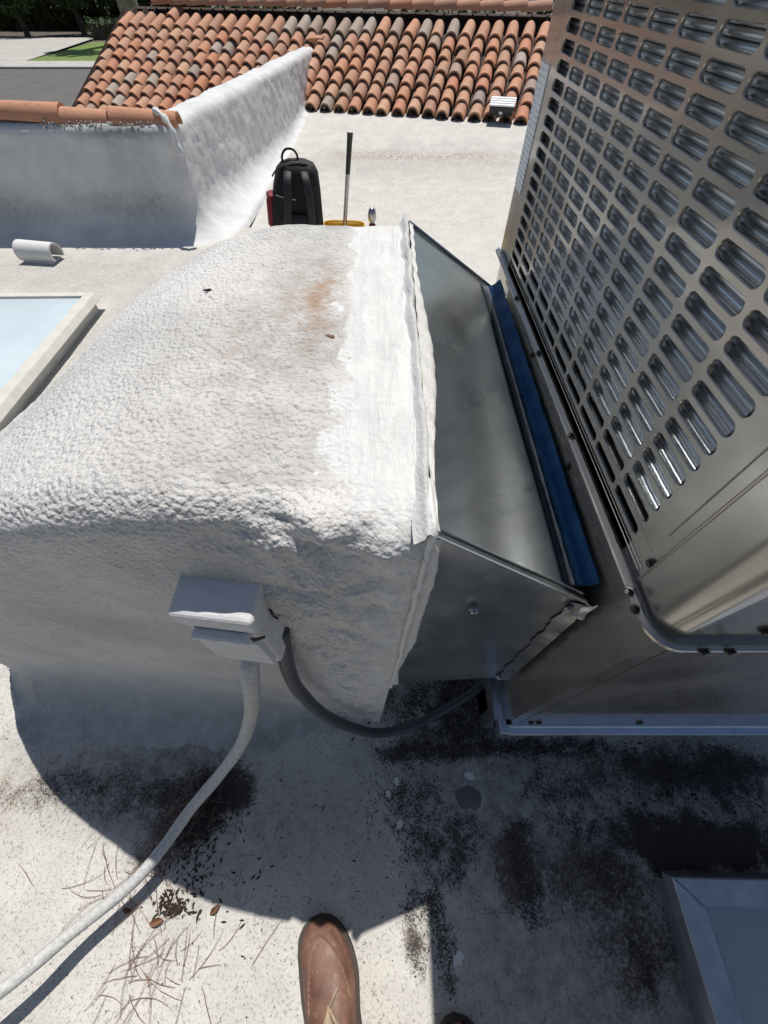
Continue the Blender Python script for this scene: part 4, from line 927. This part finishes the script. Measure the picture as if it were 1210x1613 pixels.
for hx, s_ in ((hl, 1), (hr, -1)):
    w0 = Vector(hx)+Vector((0, -.03, .06)); palm = Vector(hx)+Vector((s_*.004, .01, -.01)); pts = [tuple(w0), tuple(palm)]; ed = [(0, 1)]; rad = [.030, .036]
    for k, (dy, L_) in enumerate(((.030, .085), (.010, .095), (-.010, .090), (-.028, .072))):
        b0 = palm+Vector((0, dy, -.025)); n0 = len(pts); pts += [tuple(b0), tuple(b0+Vector((s_*.008, .006, -L_*.45))), tuple(b0+Vector((s_*.026, .010, -L_*.82)))]; ed += [(1, n0), (n0, n0+1), (n0+1, n0+2)]; rad += [.011, .009, .0075]
    n0 = len(pts); pts += [tuple(palm+Vector((s_*.012, .045, .005))), tuple(palm+Vector((s_*.024, .065, -.03))), tuple(palm+Vector((s_*.030, .070, -.055)))]; ed += [(1, n0), (n0, n0+1), (n0+1, n0+2)]; rad += [.014, .011, .009]
    skinned('hand', pts, ed, rad, M['skin'], 0)
mb = MB(); mb.lathe([(.096, 0), (.098, .03), (.090, .07), (.066, .105), (.03, .122), (.001, .126)], 20, Matrix.Translation((.02, yb+.045, 1.70)) @ Matrix.Rotation(R(-12), 4, 'X')); o = mb.build('hair', M['hair'], ps); o.matrix_parent_inverse = PSI

# ================================================================== across the street
def leaf_cloud(mb, c, rad, n, size, seed=0):
    for k in range(n):
        d = Vector((random.gauss(0, 1), random.gauss(0, 1), random.gauss(0, 1))).normalized()*random.random()**.4
        p = Vector(c)+Vector((d.x*rad[0], d.y*rad[1], d.z*rad[2])); a = Vector((random.gauss(0, 1), random.gauss(0, 1), random.gauss(0, .6))).normalized(); b = a.orthogonal().normalized()
        if random.random() < .5: b = a.cross(b)
        s = size*random.uniform(.6, 1.4); mb.add([p-a*s-b*s*.5, p+a*s*.2-b*s*.6, p+a*s+b*s*.1, p-a*s*.1+b*s*.6], [(0, 1, 2, 3)])
def tree(name, x, y, trunk_h, r, crown, label, lean=(0, 0), bark='bark', leafsize=.22, n=900, z=-3.6):
    t = empty(name, (x, y, z)); tag(t, label, 'tree', 'trees across the street')
    top = Vector((lean[0], lean[1], trunk_h)); mb = MB()
    pts = catmull([(0, 0, -.2), (lean[0]*.2+.05, lean[1]*.2, trunk_h*.33), (lean[0]*.6-.05, lean[1]*.6, trunk_h*.66), tuple(top)], 14)
    mb.tube(pts, [r*(1.35-.85*k/13) if k else r*1.6 for k in range(14)], 12)
    for c, rad in crown:
        mb.tube(catmull([tuple(pts[9]), tuple((Vector(pts[9])+Vector(c))/2+Vector((0, 0, .2))), c], 7), [r*.5*(1-.11*k) for k in range(7)], 7)
    mb.build('trunk', M[bark], t)
    mb = MB()
    for c, rad in crown: leaf_cloud(mb, c, rad, n, leafsize)
    mb.build('crown', M['leaf'], t, False); return t
tree('tall_tree', -25.2, 63, 22, .75, [((.3, 0, 23), (2.6, 2.2, 1.6)), ((-1.5, .5, 22), (1.6, 1.6, 1.0))], 'thick pale trunk of a tall tree behind the hedge, left of the tile edge', (-.8, .3), 'bark', .3, 500)
for x, y, h, lb in ((-46, 70, 4.5, 'leftmost dark shady tree behind the driveway'), (-40, 69, 4.2, 'dark shady tree second from the left behind the driveway'), (-34.5, 71, 4.6, 'dark shady tree behind the right end of the driveway'), (-29, 73, 4.4, 'dark leafy tree left of the thick pale trunk'), (-21, 72, 4.4, 'dark leafy tree right of the thick pale trunk')):
    tree('shade_tree', x, y, h, .25, [((0, 0, h+.6), (3.6, 3.0, 2.4)), ((-2, -.5, h-.6), (2.2, 2.0, 1.8)), ((2, -.6, h-.3), (2.4, 2, 2.0)), ((.4, -1.4, h-1.6), (2.2, 1.2, 1.2))], lb, (random.uniform(-.8, .8), 0), 'barkdark', .20, 1300)
hd = empty('hedge', (-27, 66, -3.6)); tag(hd, 'clipped green hedge behind the lawn across the street', 'hedge')
mb = MB(); mb.box((-4.1, -.45, -.1), (9, .45, 1.1)); mb.build('stems', M['barkdark'], hd, False)
mb = MB()
for k in range(36): leaf_cloud(mb, (-4.2+k*.37, random.uniform(-.1, .1), .75+random.uniform(-.05, .12)), (.42, .72, .72), 110, .11)
mb.build('foliage', M['hedge'], hd, False)
hb = empty('boundary_hedge', (-42, 76, -3.6)); tag(hb, 'dark tall hedge in deep shade at the back of the driveway', 'hedge')
mb = MB()
for k in range(44): leaf_cloud(mb, (-14+k*1.0, random.uniform(-.5, .5), 1.8+random.uniform(-.3, .5)), (1.2, 1.0, 2.2), 190, .22)
mb.build('foliage', M['leaf'], hb, False)
mb = MB(); mb.box((-15, .3, 0), (31, .8, 3.4)); mb.build('stems', M['barkdark'], hb, False)
# trees beyond the tiled roof
for x, y, lb in ((1.5, 17, 'dark green tree showing above the middle of the tile ridge'), (5.2, 16.5, 'dark green tree showing above the right end of the tile ridge'), (-3.5, 18, 'dark green tree above the left half of the tile ridge')):
    tree('garden_tree', x, y, 2.6, .14, [((0, 0, 3.4), (2.2, 1.5, 1.0)), ((-1.0, 0, 3.0), (1.4, 1.2, 1.1)), ((1.2, 0, 3.1), (1.4, 1.2, 1.1)), ((0, -.4, 2.4), (1.8, .9, 1.2))], lb, (.2, 0), 'barkdark', .085, 1500)
